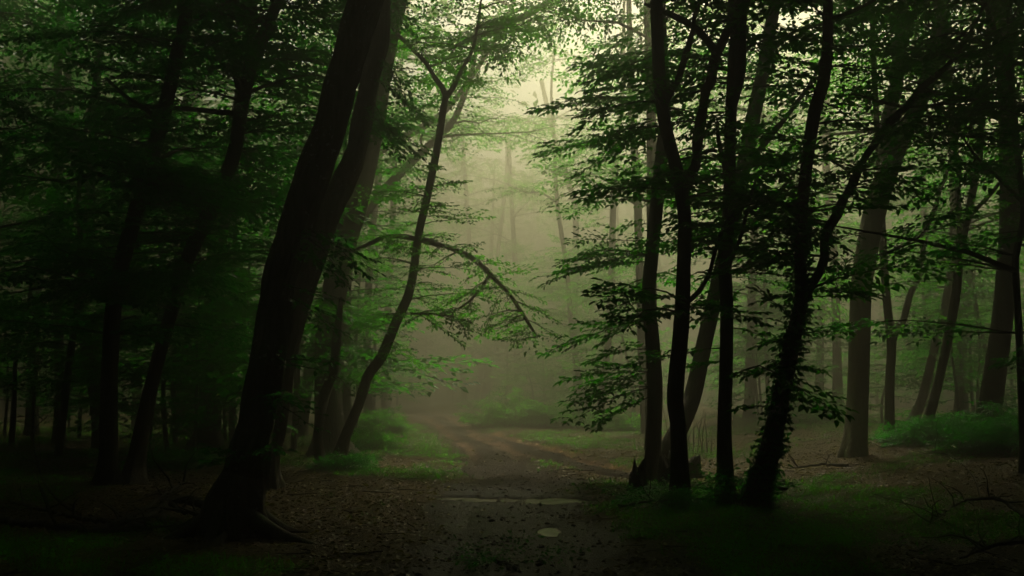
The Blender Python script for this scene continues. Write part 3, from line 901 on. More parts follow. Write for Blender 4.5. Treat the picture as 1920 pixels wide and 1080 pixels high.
for s in ((1670, 350, 1748, 365), (1600, 360, 1735, 352), (1560, 430, 1470, 425), (1500, 410, 1415, 405), (1500, 500, 1420, 490), (1500, 545, 1640, 548), (1500, 560, 1620, 555), (1495, 630, 1592, 622), (1490, 640, 1420, 645),
          (1495, 600, 1430, 540), (1480, 680, 1400, 700), (1475, 720, 1550, 770), (1480, 690, 1540, 690), (1465, 760, 1380, 765), (1505, 560, 1425, 560), (1510, 300, 1430, 300), (1515, 290, 1620, 320), (1530, 200, 1640, 190), (1540, 150, 1440, 130),
          (1550, 90, 1660, 90), (1550, 80, 1450, 60)):
    R5.spray(*s, leaf=0.115)
R5.tiers(R5.path, 34, 3.0, 9.5, (0.6, 1.5), leaf=0.115, second=0.5)
R5.tiers(r5b, 32, 2.5, 9.5, (0.6, 1.5), leaf=0.115, second=0.5)
R5.boughs(6, 6, 13, (2, 3.5), leaf=0.13, keep=0.8)
iv = Leaves()
z = R5.path[:, 2]
ok = np.where((z > 0.1) & (z < 4.2))[0]
for q in range(2600):
    k = ok[int(len(ok) * rng.random() ** 1.3)]
    a = rng.uniform(0, 2 * PI); o = np.array([math.cos(a), math.sin(a), 0])
    rr_ = R5.rad[k] + rng.exponential(0.035)
    iv.add((R5.path[k] + o * rr_)[None], (o * 0.6 + np.array([rng.normal(0, .5), rng.normal(0, .5), rng.normal(-.3, .4)]))[None],
           (o * 0.5 + np.array([0, 0, 1]) + rng.normal(0, .4, 3))[None], np.array([rng.uniform(.05, .10)]), np.array([rng.uniform(.035, .06)]))
R5._obj('ivy', iv.mesh('ivy', LEAF_DARK, True))
R5.done(True)

# --- right-hand wood in the mist
GR = 'trees in the mist of the right-hand wood'
R6 = Tree('tree', 'stout pale smooth trunk standing alone in the mist, forked high up', 893,
          [(1602, 893, 22), (1604, 850, 21), (1608, 750, 19), (1612, 620, 19), (1615, 540, 19), (1626, 470, 20), (1640, 400, 21), (1660, 335, 20), (1682, 280, 17), (1708, 225, 16), (1735, 160, 15), (1760, 60, 14)],
          BARK_PALE, LEAF, group=GR, drift=0.6, seed=51, sides=28, height=17, flare=0.5, D=19.5, rough=0.05)
R6.limb([(1646, 375, 17), (1660, 290, 15), (1676, 200, 14), (1690, 110, 13), (1692, 0, 12)], drift=1.0, sides=18, ext=5, rough=.05)
R6.boughs(7, 10, 17, (2, 4.5), leaf=0.14, keep=0.7)
R6.done(True)
slim('thin Y-forked stem right of the stout pale trunk', 880, [(1664, 880, 16), (1667, 800, 9), (1668, 720, 8.5), (1672, 645, 8.5), (1663, 560, 7.5), (1655, 450, 7), (1650, 330, 6)], 32, 12, 2.6, 12, mat=LEAF_LIGHT, seed=52, height=12, group=GR,
     limbs=(([(1673, 640, 6), (1698, 590, 6), (1715, 535, 5.5), (1750, 400, 5), (1785, 300, 4)], 0.8),), D=21.5, leaf=.115).done()
slim('slanting thin stem, one of two leaning right beside each other', 872, [(1722, 872, 14), (1745, 770, 8.5), (1765, 690, 8), (1790, 560, 8), (1800, 470, 7.5), (1820, 380, 7), (1838, 280, 6.5), (1843, 190, 6)], 36, 12, 2.6, 12, mat=LEAF_LIGHT, seed=53, height=12, group=GR,
     limbs=(([(1798, 465, 6), (1797, 350, 5.5), (1788, 230, 5), (1770, 140, 4)], 0.6),), D=20.5, leaf=.115).done()
slim('fainter slanting stem just left of the two leaning right', 862, [(1700, 862, 12), (1728, 750, 8), (1752, 655, 7.5), (1775, 560, 7), (1788, 430, 6.5), (1785, 300, 6)], 32, 12, 2.6, 12, mat=LEAF_LIGHT, seed=54, height=13, group=GR, D=25, leaf=.12).done()
slim('tall grey trunk leaning right near the right border', 868, [(1840, 868, 30), (1850, 800, 22), (1866, 700, 20), (1882, 580, 19), (1893, 420, 18), (1892, 260, 17), (1880, 100, 15)], 22, 14, 4, 14, mat=LEAF, bark=BARK, seed=55, height=17, group=GR, D=20).done()
R10 = slim('dark wavy thin stem cut by the right border', 925, [(1925, 925, 10), (1918, 800, 7), (1912, 650, 6.5), (1906, 540, 6.5), (1905, 480, 6.5), (1920, 400, 6), (1908, 290, 6), (1897, 150, 5.5), (1890, 0, 5)], 34, 8, 1.5, 9, mat=LEAF_DARK, seed=56, height=11, fine=True, leaf=.10, keep=0.9,
          limbs=(([(1897, 150, 5), (1870, 60, 4.5), (1840, 0, 4)], 0.3),))
R10.done(True)
slim('tree outside the right border whose boughs hang into the corner', 945, [(2060, 945, 26), (2055, 700, 22), (2040, 400, 20), (2000, 100, 17), (1960, -100, 15)], 30, 18, 3.0, 13, mat=LEAF_DARK, seed=57, height=14, leaf=.11, keep=.8).done()
slim('slender straight stem behind the clump, pale in the mist', 808, [(1212, 808, 10), (1205, 700, 8), (1198, 450, 8), (1193, 330, 7.5), (1185, 230, 7), (1182, 130, 6)], 12, 14, 5, 15, mat=LEAF_LIGHT, seed=58, height=16, D=31, leaf=.13).done()
M = slim('pale thin stem between the grey stem and the fork, its bough overhanging the track', 812, [(1222, 835, 13), (1222, 600, 10), (1222, 350, 10), (1221, 200, 9), (1216, 60, 8), (1212, -60, 8)], 10, 6, 6, 16, mat=LEAF_LIGHT, seed=59, height=17, D=24, leaf=.13)
topl = M.limb([(1213, -40, 8), (1130, -45, 7), (1035, -5, 6.5), (985, 28, 6), (948, 46, 5.5), (905, 72, 4.6), (870, 80, 3.6), (845, 94, 2.4)], drift=-1.0)
M.tiers(topl, 18, 1, 20, (0.8, 1.7), leaf=0.13, keep=.8, el=(-0.9, 0.1), second=0.6, rollsd=0.5)
for s_ in ((1140, -30, 1090, 60), (1180, -20, 1150, 80), (1090, -30, 1040, 60), (1100, 0, 1060, 90), (1190, 10, 1180, 120), (950, 50, 900, 120), (930, 60, 960, 140), (870, 80, 780, 60), (985, 30, 940, 110), (870, 82, 800, 110), (1200, 40, 1110, 110), (1020, 10, 1000, 90)):
    M.spray(*s_, leaf=.13, dd=-.5, keep=.75)
M.done(True)

# --- ghostly trees round the far bend
GF = 'ghostly trees beyond the bend of the track'
far = [
    ('ghostly forked stem right of the leafy bushes, nearest the clump', [(1102, 790, 7), (1092, 740, 5.5), (1082, 690, 5.5), (1072, 620, 5), (1062, 500, 4.5), (1045, 380, 4), (1038, 250, 3)], 44),
    ('ghostly stem leaning right beside the bushes at the bend', [(1122, 796, 9), (1130, 720, 7.5), (1137, 670, 7), (1146, 560, 6.5), (1150, 380, 6)], 38.5),
    ('faint stem rising in the middle of the mist at the bend', [(872, 748, 6), (868, 690, 5), (874, 600, 5), (880, 480, 4.5), (872, 330, 4)], 64),
    ('faint leaning stem right beside the middle stem of the mist', [(890, 746, 5), (902, 700, 4.5), (915, 620, 4.5), (930, 500, 4), (950, 330, 3.5)], 68),
    ('faint broad stem above the leafy bushes', [(972, 752, 7), (970, 690, 6), (968, 620, 6), (965, 480, 5), (955, 300, 4)], 62),
    ('faint forked stem hanging in the mist above the bend', [(1082, 765, 6.5), (1078, 640, 5.5), (1080, 500, 5.5), (1078, 390, 5.5), (1065, 340, 5), (1035, 240, 4.5), (1015, 150, 4)], 54),
    ('faint slim stem left of the far end of the track', [(724, 765, 8), (722, 690, 7), (728, 560, 6.5), (736, 420, 6)], 44),
    ('faint slim stem in the mist between mossy trunk and bowed sapling', [(692, 772, 9), (688, 690, 7), (690, 560, 7), (700, 420, 6.5), (712, 300, 6)], 36),
    ('faint stem in the gap right of the straight black stem', [(1405, 785, 10), (1408, 640, 8), (1412, 500, 8), (1418, 330, 7), (1425, 200, 6)], 34),
    ('faint stem seen left of the stout pale trunk', [(1572, 792, 12), (1570, 700, 9), (1568, 600, 8), (1560, 430, 8), (1545, 260, 7)], 33),
    ('faint slim stem right of the leaning ivy-clad stem', [(1535, 780, 9), (1538, 640, 7), (1545, 500, 7), (1550, 330, 6)], 39),
    ('faint stem in the mist left of the tall grey trunk at the right', [(1800, 790, 12), (1804, 650, 9), (1815, 480, 9), (1822, 300, 8)], 34),
    ('faint upright stem behind the slanting thin stems at the right', [(1742, 780, 9), (1740, 650, 8), (1735, 480, 7.5), (1728, 300, 7)], 38),
]
for k, (lab, st, D) in enumerate(far):
    t = Tree('tree', lab, 0, st, BARK, LEAF_LIGHT, GF, D=D, sides=10, step=0.3, seed=70 + k, height=17 + (k % 4), flare=0.5)
    t.tiers(t.path, 22, 3.8, 8.5, (1.0, 2.4), leaf=0.15, keep=0.6, second=0.7)
    t.boughs(5, 9, 16, (2.5, 4.5), leaf=0.16, keep=0.45, per=6, spL=(1.2, 2.6))
    t.done()

# ------------------------------------------------------------------ leafy understorey saplings
def sapling_proto(seed, h, n, leaf, mat):
    r = np.random.default_rng(seed)
    l = r.normal(0, .35, 2)
    u = np.linspace(0, 1, 6)
    pts = np.stack([l[0] * u ** 1.5 + r.normal(0, .04, 6) * (u > 0), l[1] * u ** 1.5 + r.normal(0, .04, 6) * (u > 0), -0.1 + (h + .1) * u], -1)
    pp, rr_ = smooth_poly(pts, np.linspace(.045, .008, 6), .25)
    lv = Leaves(); tw = Tubes()
    for q in range(n):
        t = r.uniform(.10, 1.0) ** .8
        k = int(t * (len(pp) - 1)); a = r.uniform(0, 2 * PI)
        L = r.uniform(.8, 1.9) * (1.15 - .6 * t)
        d = np.array([math.cos(a), math.sin(a), r.uniform(-.1, .3)])
        place_spray(lv, tw, pp[k], d, L, leaf, r.normal(0, .25), .75, 1, r)
    return (Tubes().add(pp, rr_, 7, .1, seed).mesh('trunk', BARK), tw.mesh('twigs', TWIG), lv.mesh('crown', mat))
SAP = [sapling_proto(500 + q, h, n, .12, m) for q, (h, n, m) in enumerate(((5.5, 46, LEAF), (4.0, 38, LEAF), (6.5, 54, LEAF), (3.2, 34, LEAF_LIGHT), (5.0, 46, LEAF_LIGHT)))]
SPOTS = []
rs = np.random.default_rng(77)
for q in range(17):
    SPOTS.append((-10 + 570 * (q + rs.random()) / 17, rs.uniform(20, 38), 'small leafy understorey sapling in the shade of the left-hand wood', 'understorey saplings of the left-hand wood', (0, 1, 2)))
for px_, D_ in ((668, 30), (700, 38), (640, 26), (745, 52), (735, 60), (1020, 58), (1075, 52), (1150, 46), (1185, 40), (905, 66), (950, 60), (1000, 48), (850, 70), (800, 76)):
    SPOTS.append((px_, D_, 'small leafy understorey sapling blurred in mist round the far bend', 'understorey saplings round the bend', (2, 3, 4)))
for q in range(20):
    SPOTS.append((rs.uniform(1380, 1930), rs.uniform(23, 46), 'small leafy understorey sapling in the misty right-hand wood', 'understorey saplings of the right-hand wood', (0, 2, 3, 4)))
for q in range(3):
    SPOTS.append((rs.uniform(40, 520), rs.uniform(26, 36), SPOTS[0][2], SPOTS[0][3], (0, 2)))
ORD = ('first', 'second', 'third', 'fourth', 'fifth', 'sixth', 'seventh', 'eighth', 'ninth', 'tenth', 'eleventh', 'twelfth', 'thirteenth', 'fourteenth', 'fifteenth',
       'sixteenth', 'seventeenth', 'eighteenth', 'nineteenth', 'twentieth')
SPOTS.sort()
count = {}
for q, (px_, D_, lab, grp, kinds) in enumerate(SPOTS):
    k = count[grp] = count.get(grp, -1) + 1
    lab = ORD[k] + ' from the left: ' + lab.replace('small leafy understorey', 'leafy understorey')
    X = (px_ - 960) * D_ / F
    root = link('sapling', None)
    root.location = (X, D_, gz1(X, D_)); root.rotation_euler = (0, 0, rs.uniform(0, 6.28))
    sc_ = rs.uniform(.75, 1.25) * (1.45 if 'bend' in grp else 1.5 if (q % 2) else 1.1); root.scale = (sc_ * rs.uniform(.9, 1.2), sc_ * rs.uniform(.9, 1.2), sc_)
    tag(root, lab, 'sapling', grp)
    ms = SAP[kinds[rs.integers(0, len(kinds))]]
    for nm, me in zip(('trunk', 'twigs', 'crown'), ms):
        o = link(nm, me, root)
        if nm == 'twigs': o['kind'] = 'stuff'
# ------------------------------------------------------------------ undergrowth beside the track
def shrub(label, px, py, D, wpx, hpx, n, leaf, mat, seed, group, name='shrub'):
    r = np.random.default_rng(seed)
    b = P(px, py, D); b[2] = gz1(b[0], b[1])
    wd = wpx * D / F / 2; ht = hpx * D / F
    root = link(name, None); root.location = b
    tag(root, label, 'shrub', group)
    lv = Leaves(); tw = Tubes(); st = Tubes()
    for q in range(n):
        a = r.uniform(0, 2 * PI); rr_ = math.sqrt(r.random())
        x = b[0] + wd * rr_ * math.cos(a); y = b[1] + min(wd, 1.6) * rr_ * math.sin(a)
        z0 = gz1(x, y)
        h = ht * (1 - 0.5 * rr_ ** 2) * (0.35 + 0.9 * r.random() ** 1.5)
        top = np.array([x + r.normal(0, .15), y + r.normal(0, .15), z0 + h])
        st.add(np.array([[x, y, z0 - .03], [(x + top[0]) / 2 + r.normal(0, .04), (y + top[1]) / 2, z0 + h * .55], top]), np.array([.009, .007, .004]), 4, cap=False)
        for s in range(4):
            t = r.uniform(0.35, 1.0)
            o = np.array([x, y, z0]) * (1 - t) + top * t
            a2 = r.uniform(0, 2 * PI)
            place_spray(lv, None, o, np.array([math.cos(a2), math.sin(a2), r.normal(0.15, .25)]), r.uniform(.3, .7), leaf, r.normal(0, .4), 0.9, False, r)
    for nm, me, kd in (('foliage', lv.mesh('foliage', mat), None), ('stems', st.mesh('stems', TWIG), 'stuff')):
        o = link(nm, me, root); o.location = -b
        if kd: o['kind'] = kd
GS = 'bushes beside the track'
shrub('big fresh green bush on the right of the far bend', 960, 794, 36, 150, 56, 90, .09, LEAF_LIGHT, 201, GS)
shrub('green bush right of the big fresh bush at the bend', 1040, 798, 35, 110, 44, 56, .09, LEAF_LIGHT, 202, GS)
shrub('low green bush at the foot of the ghostly forked stem', 1160, 806, 33, 110, 40, 46, .09, LEAF_LIGHT, 203, GS)
shrub('low leafy bush on the left verge of the bend', 715, 812, 31, 80, 44, 50, .08, LEAF_LIGHT, 204, GS)
shrub('small bush behind the bowed sapling, left verge', 690, 840, 24, 70, 40, 40, .07, LEAF_LIGHT, 205, GS)
shrub('small dark plant at the foot of the bowed sapling', 648, 878, 18.6, 60, 24, 24, .06, LEAF_DARK, 206, GS, 'plant')
shrub('low bush behind the dark pair on the left', 330, 875, 19, 90, 34, 34, .08, LEAF_DARK, 207, GS)
shrub('bush in the mist left of the stout pale trunk', 1520, 815, 30, 120, 60, 60, .09, LEAF, 208, GS)
shrub('dark bramble thicket right of the slanting thin stems', 1770, 862, 20.5, 170, 46, 80, .07, LEAF_DARK, 209, GS)
shrub('dark bramble mound against the right border', 1890, 868, 17.5, 160, 60, 90, .07, LEAF_DARK, 210, GS)
shrub('ferny dark bush under the thin stem at the right border', 1900, 800, 19.0, 60, 70, 40, .08, LEAF_DARK, 211, GS)
shrub('leafy sapling clump between the straight and the leaning black stems', 1385, 925, 13.6, 60, 90, 9, .075, LEAF_DARK, 212, GS)
shrub('small green plants at the foot of the black forked stem', 1250, 940, 13.2, 90, 30, 14, .06, LEAF_DARK, 213, GS, 'plant')
shrub('grassy tuft of green leaves in the mud near the camera', 972, 1032, 9.5, 40, 12, 5, .05, LEAF_DARK, 214, None, 'plant')

# thin bare shoots standing in the mist right of the clump
def bare_shoots(label, px, py, D, n, hpx, seed):
    r = np.random.default_rng(seed); b = P(px, py, D); b[2] = gz1(b[0], b[1])
    t = Tubes()
    for q in range(n):
        x = b[0] + r.normal(0, .5); y = b[1] + r.normal(0, .4); h = hpx * D / F * r.uniform(.5, 1.1)
        z0 = gz1(x, y)
        l = r.normal(0, .25, 2)
        t.add(np.array([[x, y, z0 - .05], [x + l[0] * .3, y + l[1] * .3, z0 + h * .5], [x + l[0], y + l[1], z0 + h]]), np.array([.014, .01, .004]), 5)
    me = t.mesh('bare_shoots', BARK_PALE)
    me.transform(__import__('mathutils').Matrix.Translation(-Vector(b)))
    o = link('bare_shoots', me); o.location = b
    tag(o, label, 'shoots')
bare_shoots('thin pale leafless shoots rising right behind the clump', 1325, 835, 23, 16, 110, 5)

# ------------------------------------------------------------------ stumps, logs, fallen branches
def stump(label, px, py, D, wpx, hpx, seed, mat):
    r = np.random.default_rng(seed); b = P(px, py, D); b[2] = gz1(b[0], b[1])
    rd = wpx * D / F / 2; h = hpx * D / F
    sides = 28; rows = 14
    ph = np.arange(sides) / sides * 2 * PI
    top = h * (0.75 + 0.25 * np.sin(ph + 1.0) * 0.8 + 0.16 * vnoise(ph * 2.2, ph * 0 + seed, seed) + 0.12 * r.normal(0, 1, sides))
    Vs = []
    for q in range(rows + 1):
        t = q / rows
        rad = rd * (0.72 + 0.5 * math.exp(-t * 5)) * (1 + 0.10 * np.sin(ph * 4 + seed) + 0.06 * np.sin(ph * 9 + 2 * seed) + 0.04 * r.normal(0, 1, sides)) * (1 - 0.25 * t)
        Vs.append(np.stack([rad * np.cos(ph), rad * np.sin(ph), -0.1 + (top + .1) * t], -1))
    for kk, dr in ((0.6, 0.0), (0.3, -0.06)):
        Vs.append(Vs[rows] * np.array([kk, kk, 1]) + np.array([0, 0, dr - 0.05]))
    V = np.concatenate(Vs); n = len(Vs)
    i = np.arange(n - 1)[:, None] * sides; j = np.arange(sides)[None, :]
    Qd = np.stack([i + j, i + (j + 1) % sides, i + sides + (j + 1) % sides, i + sides + j], -1).reshape(-1, 4)
    o = link('tree_stump', np_mesh('tree_stump', V, Qd, 4, mat)); o.location = b
    tag(o, label, 'stump')
stump('jagged dark rotten stump at the track edge, left of the clump', 1196, 914, 15.0, 50, 52, 3, BARK_MOSS)
stump('broad broken stump between the stems of the clump, partly hidden', 1258, 905, 15.8, 70, 66, 4, BARK_MOSS)
stump('short squat stump just behind the black forked stem', 1300, 868, 17.6, 44, 34, 6, BARK_MOSS)

def fallen(label, pts_px, r0, seed, twigs=6, name='fallen_branch', lift=0.05, twl=0.6):
    r = np.random.default_rng(seed)
    W = []
    for x, y, z in pts_px:
        X, Y = flatpt(x, y)
        W.append([X, Y, gz1(X, Y) + z + lift * 0.5])
    W = np.array(W)
    pp, rr_ = smooth_poly(W, np.linspace(r0, r0 * .3, len(W)), .06)
    pp[1:-1] += r.normal(0, r0 * .25, (len(pp) - 2, 3))
    b = pp[0].copy()
    root = link(name, None); root.location = b
    tag(root, label, 'branch', 'dead branches on the forest floor')
    o = link('stem', Tubes().add(pp, rr_, 8, .2, seed).mesh('stem', TWIG), root); o.location = -b
    t = Tubes()
    for q in range(twigs):
        k = r.integers(len(pp) // 5, len(pp))
        d = r.normal(0, 1, 3); d[2] = abs(d[2]) * .7; d /= np.linalg.norm(d)
        L = twl * r.uniform(.4, 1.1)
        pts = [pp[k]]
        for s in range(4):
            d = d + r.normal(0, .25, 3); d /= np.linalg.norm(d)
            pts.append(pts[-1] + d * L / 4)
        t.add(np.array(pts), np.linspace(r0 * .4, .003, 5), 5)
    if twigs:
        o = link('twigs', t.mesh('twigs', TWIG), root); o.location = -b; o['kind'] = 'stuff'
fallen('long fallen branch lying towards the foot of the great leaning tree', [(395, 975, .12), (330, 965, .16), (270, 985, .08), (190, 990, .06), (110, 975, .05), (20, 955, .08)], .05, 1, 10)
fallen('fallen branch low at the left border, nearest the camera', [(-40, 985, .05), (90, 1000, .05), (210, 1008, .04), (330, 1000, .08)], .045, 2, 8)
fallen('broken branch propped on the brush heap left of the great trunk', [(300, 985, .02), (312, 962, .18), (330, 975, .10), (420, 985, .04)], .05, 3, 8)
fallen('forked branch across the brush heap left of the great trunk', [(180, 1005, .03), (250, 985, .10), (310, 965, .22), (345, 950, .30)], .04, 4, 7)
fallen('short thick branch end on the brush heap', [(205, 1000, .05), (240, 995, .08), (285, 1003, .03)], .055, 5, 4)
fallen('curved dead twig standing up from the left ground', [(150, 972, .02), (105, 955, .10), (70, 925, .35), (60, 900, .75), (85, 880, .95)], .018, 6, 5)
fallen('dead branch lying between the clump stems and the ivy-clad stem', [(1470, 915, .10), (1420, 922, .12), (1340, 925, .08), (1290, 918, .05)], .04, 7, 8)
fallen('second dead branch behind the ivy-clad stem, end cut short', [(1475, 925, .16), (1430, 930, .10), (1380, 940, .06)], .035, 8, 3)
fallen('thin dead branch on the ground before the clump', [(1160, 955, .03), (1230, 950, .06), (1310, 945, .05), (1400, 960, .03)], .025, 9, 8)
fallen('dead twiggy branch arching over the dark right corner', [(1925, 1000, .15), (1880, 985, .25), (1830, 975, .22), (1800, 965, .10), (1740, 985, .05)], .025, 10, 14, twl=.7)
fallen('lower dead branch in the dark right corner', [(1935, 1030, .10), (1870, 1040, .10), (1800, 1045, .05)], .03, 11, 8)
fallen('long curved twig rising in the dark right corner', [(1845, 975, .1), (1825, 950, .30), (1780, 925, .35), (1720, 905, .3)], .012, 12, 4)
fallen('slim log on the litter left of the stout pale trunk', [(1590, 888, .03), (1540, 884, .05), (1480, 886, .03)], .035, 13, 4)

# ------------------------------------------------------------------ ground cover
def scatter(n, xr, yr, maskf, seed, power=1.0):
    r = np.random.default_rng(seed)
    y = yr[0] + (yr[1] - yr[0]) * r.random(n * 3) ** power
    half = 0.62 * y + 1.5
    x = np.clip((r.random(n * 3) * 2 - 1), -1, 1) * half
    m = r.random(n * 3) < maskf(x, y)
    return x[m][:n], y[m][:n], r

def blades(name, label, n, yr, maskf, seed, mat, lr, up, wf, cat='grass', power=1.6, lift=0.0):
    x, y, r = scatter(n, None, yr, maskf, seed, power)
    k = len(x); z = gz(x, y) + lift
    a = r.uniform(0, 2 * PI, k)
    e = r.uniform(*up, k)
    d = np.stack([np.cos(a) * np.cos(e), np.sin(a) * np.cos(e), np.sin(e)], -1)
    nn = np.stack([-np.cos(a) * np.sin(e), -np.sin(a) * np.sin(e), np.cos(e)], -1) + r.normal(0, .35, (k, 3))
    l = r.uniform(*lr, k)
    lv = Leaves(); lv.add(np.stack([x, y, z], -1), d, nn, l, l * wf)
    o = link(name, lv.mesh(name, mat))
    tag(o, label, cat, kind='stuff')
LITTER = leaf_mat('dead_leaf', (0.06, 0.034, 0.014), (0.14, 0.080, 0.030), (0.30, 0.20, 0.065), 0.25)
def lit_m(x, y):
    return np.clip(1 - 0.93 * path_mask(x, y) - pud_mask(x, y) * 2, 0.0, 1) * (0.35 + 0.65 * fbm(x, y, 61, 3))
blades('leaf_litter', 'brown fallen leaves strewn over the forest floor', 62000, (6.5, 32), lit_m, 301, LITTER, (.04, .085), (-.1, .45), .6, 'litter')
blades('grass', 'short green grass and moss patches on the forest floor', 55000, (6.5, 36), green_mask, 302, LEAF_LIGHT, (.04, .12), (.5, 1.4), .12, 'grass')
blades('ground_cover', 'small green herb leaves carpeting the verges', 70000, (6.5, 40), lambda x, y: green_mask(x, y) * (0.3 + .7 * sstep(.45, .6, fbm(x * 1.5, y * 1.5, 66, 3))), 303, LEAF_LIGHT, (.03, .06), (-.1, .5), .75, 'herbs', lift=.03)

# crumbs of mud on the track and small twigs on the floor
def clod_mat():
    m, nt, out = nodemat('mud_crumb')
    geo = N(nt, 'ShaderNodeNewGeometry')
    rc = ramp(nt, geo.outputs['Random Per Island'], [(0.0, (0.010, 0.007, 0.005)), (0.7, (0.030, 0.020, 0.014)), (1.0, (0.085, 0.060, 0.042))])
    b = N(nt, 'ShaderNodeBsdfPrincipled', Roughness=0.75)
    nt.links.new(rc.outputs[0], b.inputs['Base Color']); nt.links.new(b.outputs[0], out.inputs[0])
    return m
x, y, r = scatter(6500, None, (6.5, 24), lambda x, y: np.clip(path_mask(x, y), 0, 1) * (0.25 + sstep(.4, .65, fbm(x * 1.4, y * 1.4, 95, 3))) * (pud_mask(x, y) < .75), 606, 1.4)
k = len(x)
sz = 0.008 + 0.020 * r.random(k) ** 2.5
pz = gz(x, y)
octa = np.array([[1, 0, 0], [-1, 0, 0], [0, 1, 0], [0, -1, 0], [0, 0, .7], [0, 0, -.7]], float)
of = np.array([[0, 2, 4], [2, 1, 4], [1, 3, 4], [3, 0, 4], [2, 0, 5], [1, 2, 5], [3, 1, 5], [0, 3, 5]])
V = (octa[None] * (1 + 0.5 * r.normal(0, .5, (k, 6, 1)))) * sz[:, None, None] * r.uniform(.7, 1.6, (k, 1, 3)) + np.stack([x, y, pz + sz * .25], -1)[:, None, :]
Fc = of[None] + (np.arange(k) * 6)[:, None, None]
o = link('mud', np_mesh('mud', V.reshape(-1, 3), Fc, 3, clod_mat(), True))
tag(o, 'crumbs and clods of dark mud on the track', 'mud', kind='stuff')
x, y, r = scatter(520, None, (6.5, 24), lambda x, y: 0.15 + 0.85 * (1 - path_mask(x, y)) * (pud_mask(x, y) < .1), 607, 1.3)
t = Tubes()
for a, b in zip(x, y):
    L = r.uniform(.12, .55); an = r.uniform(0, 2 * PI); u = np.linspace(-.5, .5, 4)
    px_ = a + u * L * math.cos(an) + r.normal(0, .012, 4); py_ = b + u * L * math.sin(an) + r.normal(0, .012, 4)
    t.add(np.stack([px_, py_, gz(px_, py_) + .012 + r.uniform(0, .02, 4)], -1), np.linspace(.008, .003, 4) * r.uniform(.6, 1.4), 4, cap=False)
o = link('twig_litter', t.mesh('twig_litter', TWIG))
tag(o, 'small dead twigs scattered over the forest floor', 'twigs', kind='stuff')

# ------------------------------------------------------------------ far wood and the roof of leaves over the forest
r = np.random.default_rng(404)
def opening(x, y):
    """how open the roof of leaves is: clearing beyond the bend, and holes shaped to light the near trees"""
    e = np.hypot((x - 13) / 21.0, (y - 59) / 38.0) + 0.35 * (fbm(x * .09, y * .09, 71, 3) - .5)
    e2 = np.hypot((x + 12) / 8.0, (y - 38) / 10.0) + 0.5 * (fbm(x * .2, y * .2, 73, 3) - .5)
    e3 = np.hypot((x + 10) / 9.0, (y - 18) / 11.0) + 0.5 * (fbm(x * .2, y * .2, 74, 3) - .5)
    e4 = np.hypot((x + 9) / 6.0, (y - 3) / 6.0) + 0.5 * (fbm(x * .2, y * .2, 76, 3) - .5)
    a = np.maximum(1 - sstep(0.75, 1.1, e), 0.05 * (1 - sstep(0.6, 1.1, e2)))
    e5 = np.hypot((x - 3) / 8.0, (y - 31) / 6.5) + 0.3 * (fbm(x * .2, y * .2, 79, 3) - .5)
    a = np.maximum(a, 0.9 * (1 - sstep(0.6, 1.1, e5)))
    a = a * sstep(25.0, 29.0, y + 1.0 * sstep(1.0, 4.0, x))
    gap = sstep(0.46, 0.55, fbm(x * .33, y * .33, 78, 3))
    b = np.maximum(0.95 * gap * (1 - sstep(0.8, 1.2, e3)), 0.80 * (1 - sstep(0.6, 1.1, e4)))  # holes added as fill light for the left wood and leaning trunk
    e6 = np.hypot((x - 5.8) / 4.6, (y - 16.5) / 4.2) + 0.4 * (fbm(x * .3, y * .3, 77, 3) - .5)
    b = np.maximum(b, 0.75 * (1 - sstep(0.6, 1.1, e6)))  # hole added to light the clump from above
    return np.maximum(a, b)
tb = Tubes(); lv = Leaves()
for q in range(112):
    y = r.uniform(58, 130); x = r.uniform(-1, 1) * (0.62 * y + 4)
    if path_d(np.array([x]), np.array([y]))[0] < 3: continue
    z0 = gz1(x, y); h = r.uniform(15, 20.5); l = r.normal(0, 1.2, 2)
    tb.add(np.array([[x, y, z0 - .2], [x + l[0] * .3, y, z0 + h * .35], [x + l[0], y + l[1], z0 + h]]), np.array([.24, .17, .06]) * r.uniform(.6, 1.3), 7, cap=False)
    for s in range(int(h * 1.7)):
        zz = z0 + h * r.uniform(.12, 1.0)
        o = np.array([x + l[0] * zz / h * .5 + r.normal(0, 1.5), y + r.normal(0, 1.5), zz])
        place_spray(lv, None, o, np.array([r.normal(), r.normal(), r.normal(0, .2)]), r.uniform(1.4, 2.8), .36, r.normal(0, .35), .13, False, r)
for q in range(700):     # thicket under the far trees
    y = r.uniform(46, 95); x = r.uniform(-1, 1) * (0.6 * y)
    if path_d(np.array([x]), np.array([y]))[0] < 2.5: continue
    place_spray(lv, None, np.array([x, y, gz1(x, y) + 0.3 + 4.2 * r.random() ** 1.3]), np.array([r.normal(), r.normal(), r.normal(.1, .25)]), r.uniform(1.2, 2.4), .30, r.normal(0, .4), .22, False, r)
o = link('distant_woods', lv.mesh('distant_woods', LEAF))
tag(o, 'far-off wood fading into pale mist beyond the bend', 'wood', kind='stuff')
o2 = link('distant_trunks', tb.mesh('distant_trunks', BARK))
tag(o2, 'faint far-off tree trunks massed in the mist', 'wood', kind='stuff')

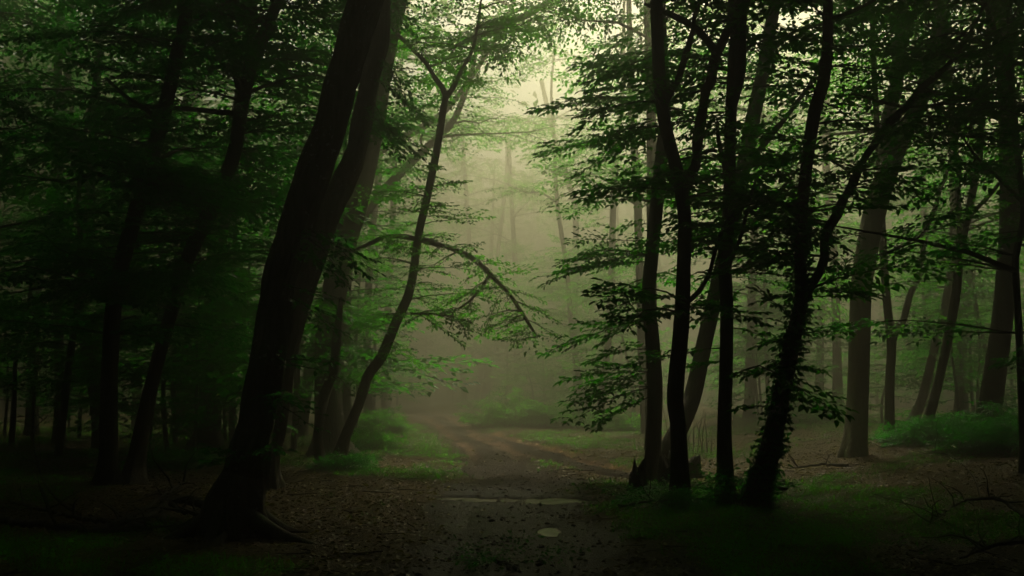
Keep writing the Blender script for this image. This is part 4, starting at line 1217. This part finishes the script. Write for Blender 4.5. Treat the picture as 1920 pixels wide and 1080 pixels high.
def canopy(n, xr, yr, size, seed, thin=0.0, zr=(12.5, 20.5), guard=True):
    r = np.random.default_rng(seed)
    x = r.uniform(*xr, n); y = r.uniform(*yr, n)
    op = opening(x, y)
    m = r.random(n) > op * (1 - thin)
    x, y = x[m], y[m]; k = len(x)
    z = zr[0] + (zr[1] - zr[0]) * r.random(k) + 2.0 * (fbm(x * .12, y * .12, 75, 2) - .5)
    d = np.stack([r.normal(0, 1, k), r.normal(0, 1, k), r.normal(0, .3, k)], -1)
    nn = np.stack([r.normal(0, .35, k), r.normal(0, .35, k), np.ones(k)], -1)
    l = size * r.uniform(.6, 1.3, k)
    return np.stack([x, y, z], -1), d, nn, l, l * .6
lv = Leaves()  # unseen parts get oversized leaves and extra layers to block light
lv.add(*canopy(52000, (-70, 70), (-60, 30), 2.0, 81, zr=(15.0, 21)))
lv.add(*canopy(26000, (-40, 40), (-40, 20), 2.2, 87, zr=(14, 19)))
lv.add(*canopy(30000, (-70, -22), (30, 130), 1.45, 86, thin=0.02, zr=(15.5, 21)))
lv.add(*canopy(90000, (-40, 60), (30, 130), 0.6, 82, thin=0.02, zr=(13.5, 21)))
lv.add(*canopy(22000, (-230, -70), (-80, 330), 4.3, 83))
lv.add(*canopy(24000, (60, 240), (-80, 330), 4.3, 84))
lv.add(*canopy(14000, (-70, 60), (130, 330), 3.1, 85))
o = link('forest_canopy', lv.mesh('forest_canopy', LEAF_CANOPY))
tag(o, 'roof of leaves over the forest, massed and gapped to shape the light', 'canopy', kind='stuff')

# ------------------------------------------------------------------ mist
hm, nt, out = nodemat('haze')
pv = N(nt, 'ShaderNodeVolumePrincipled')
pv.inputs['Color'].default_value = (*HAZE_COLOR, 1)
pv.inputs['Density'].default_value = HAZE_DENSITY
pv.inputs['Anisotropy'].default_value = 0.75
nt.links.new(pv.outputs[0], out.inputs['Volume'])
try:
    hm.cycles.homogeneous_volume = True
except Exception:
    pass
x0, x1, y0, y1, z0, z1 = -425, 425, -425, 625, -1.6, 25.8
V = np.array([[x, y, z] for z in (z0, z1) for y in (y0, y1) for x in (x0, x1)])
Q = np.array([[0, 2, 3, 1], [4, 5, 7, 6], [0, 1, 5, 4], [2, 6, 7, 3], [0, 4, 6, 2], [1, 3, 7, 5]])
o = link('haze', np_mesh('haze', V, Q, 4, hm, False))
tag(o, 'thin pale mist filling the forest', 'mist', kind='stuff')
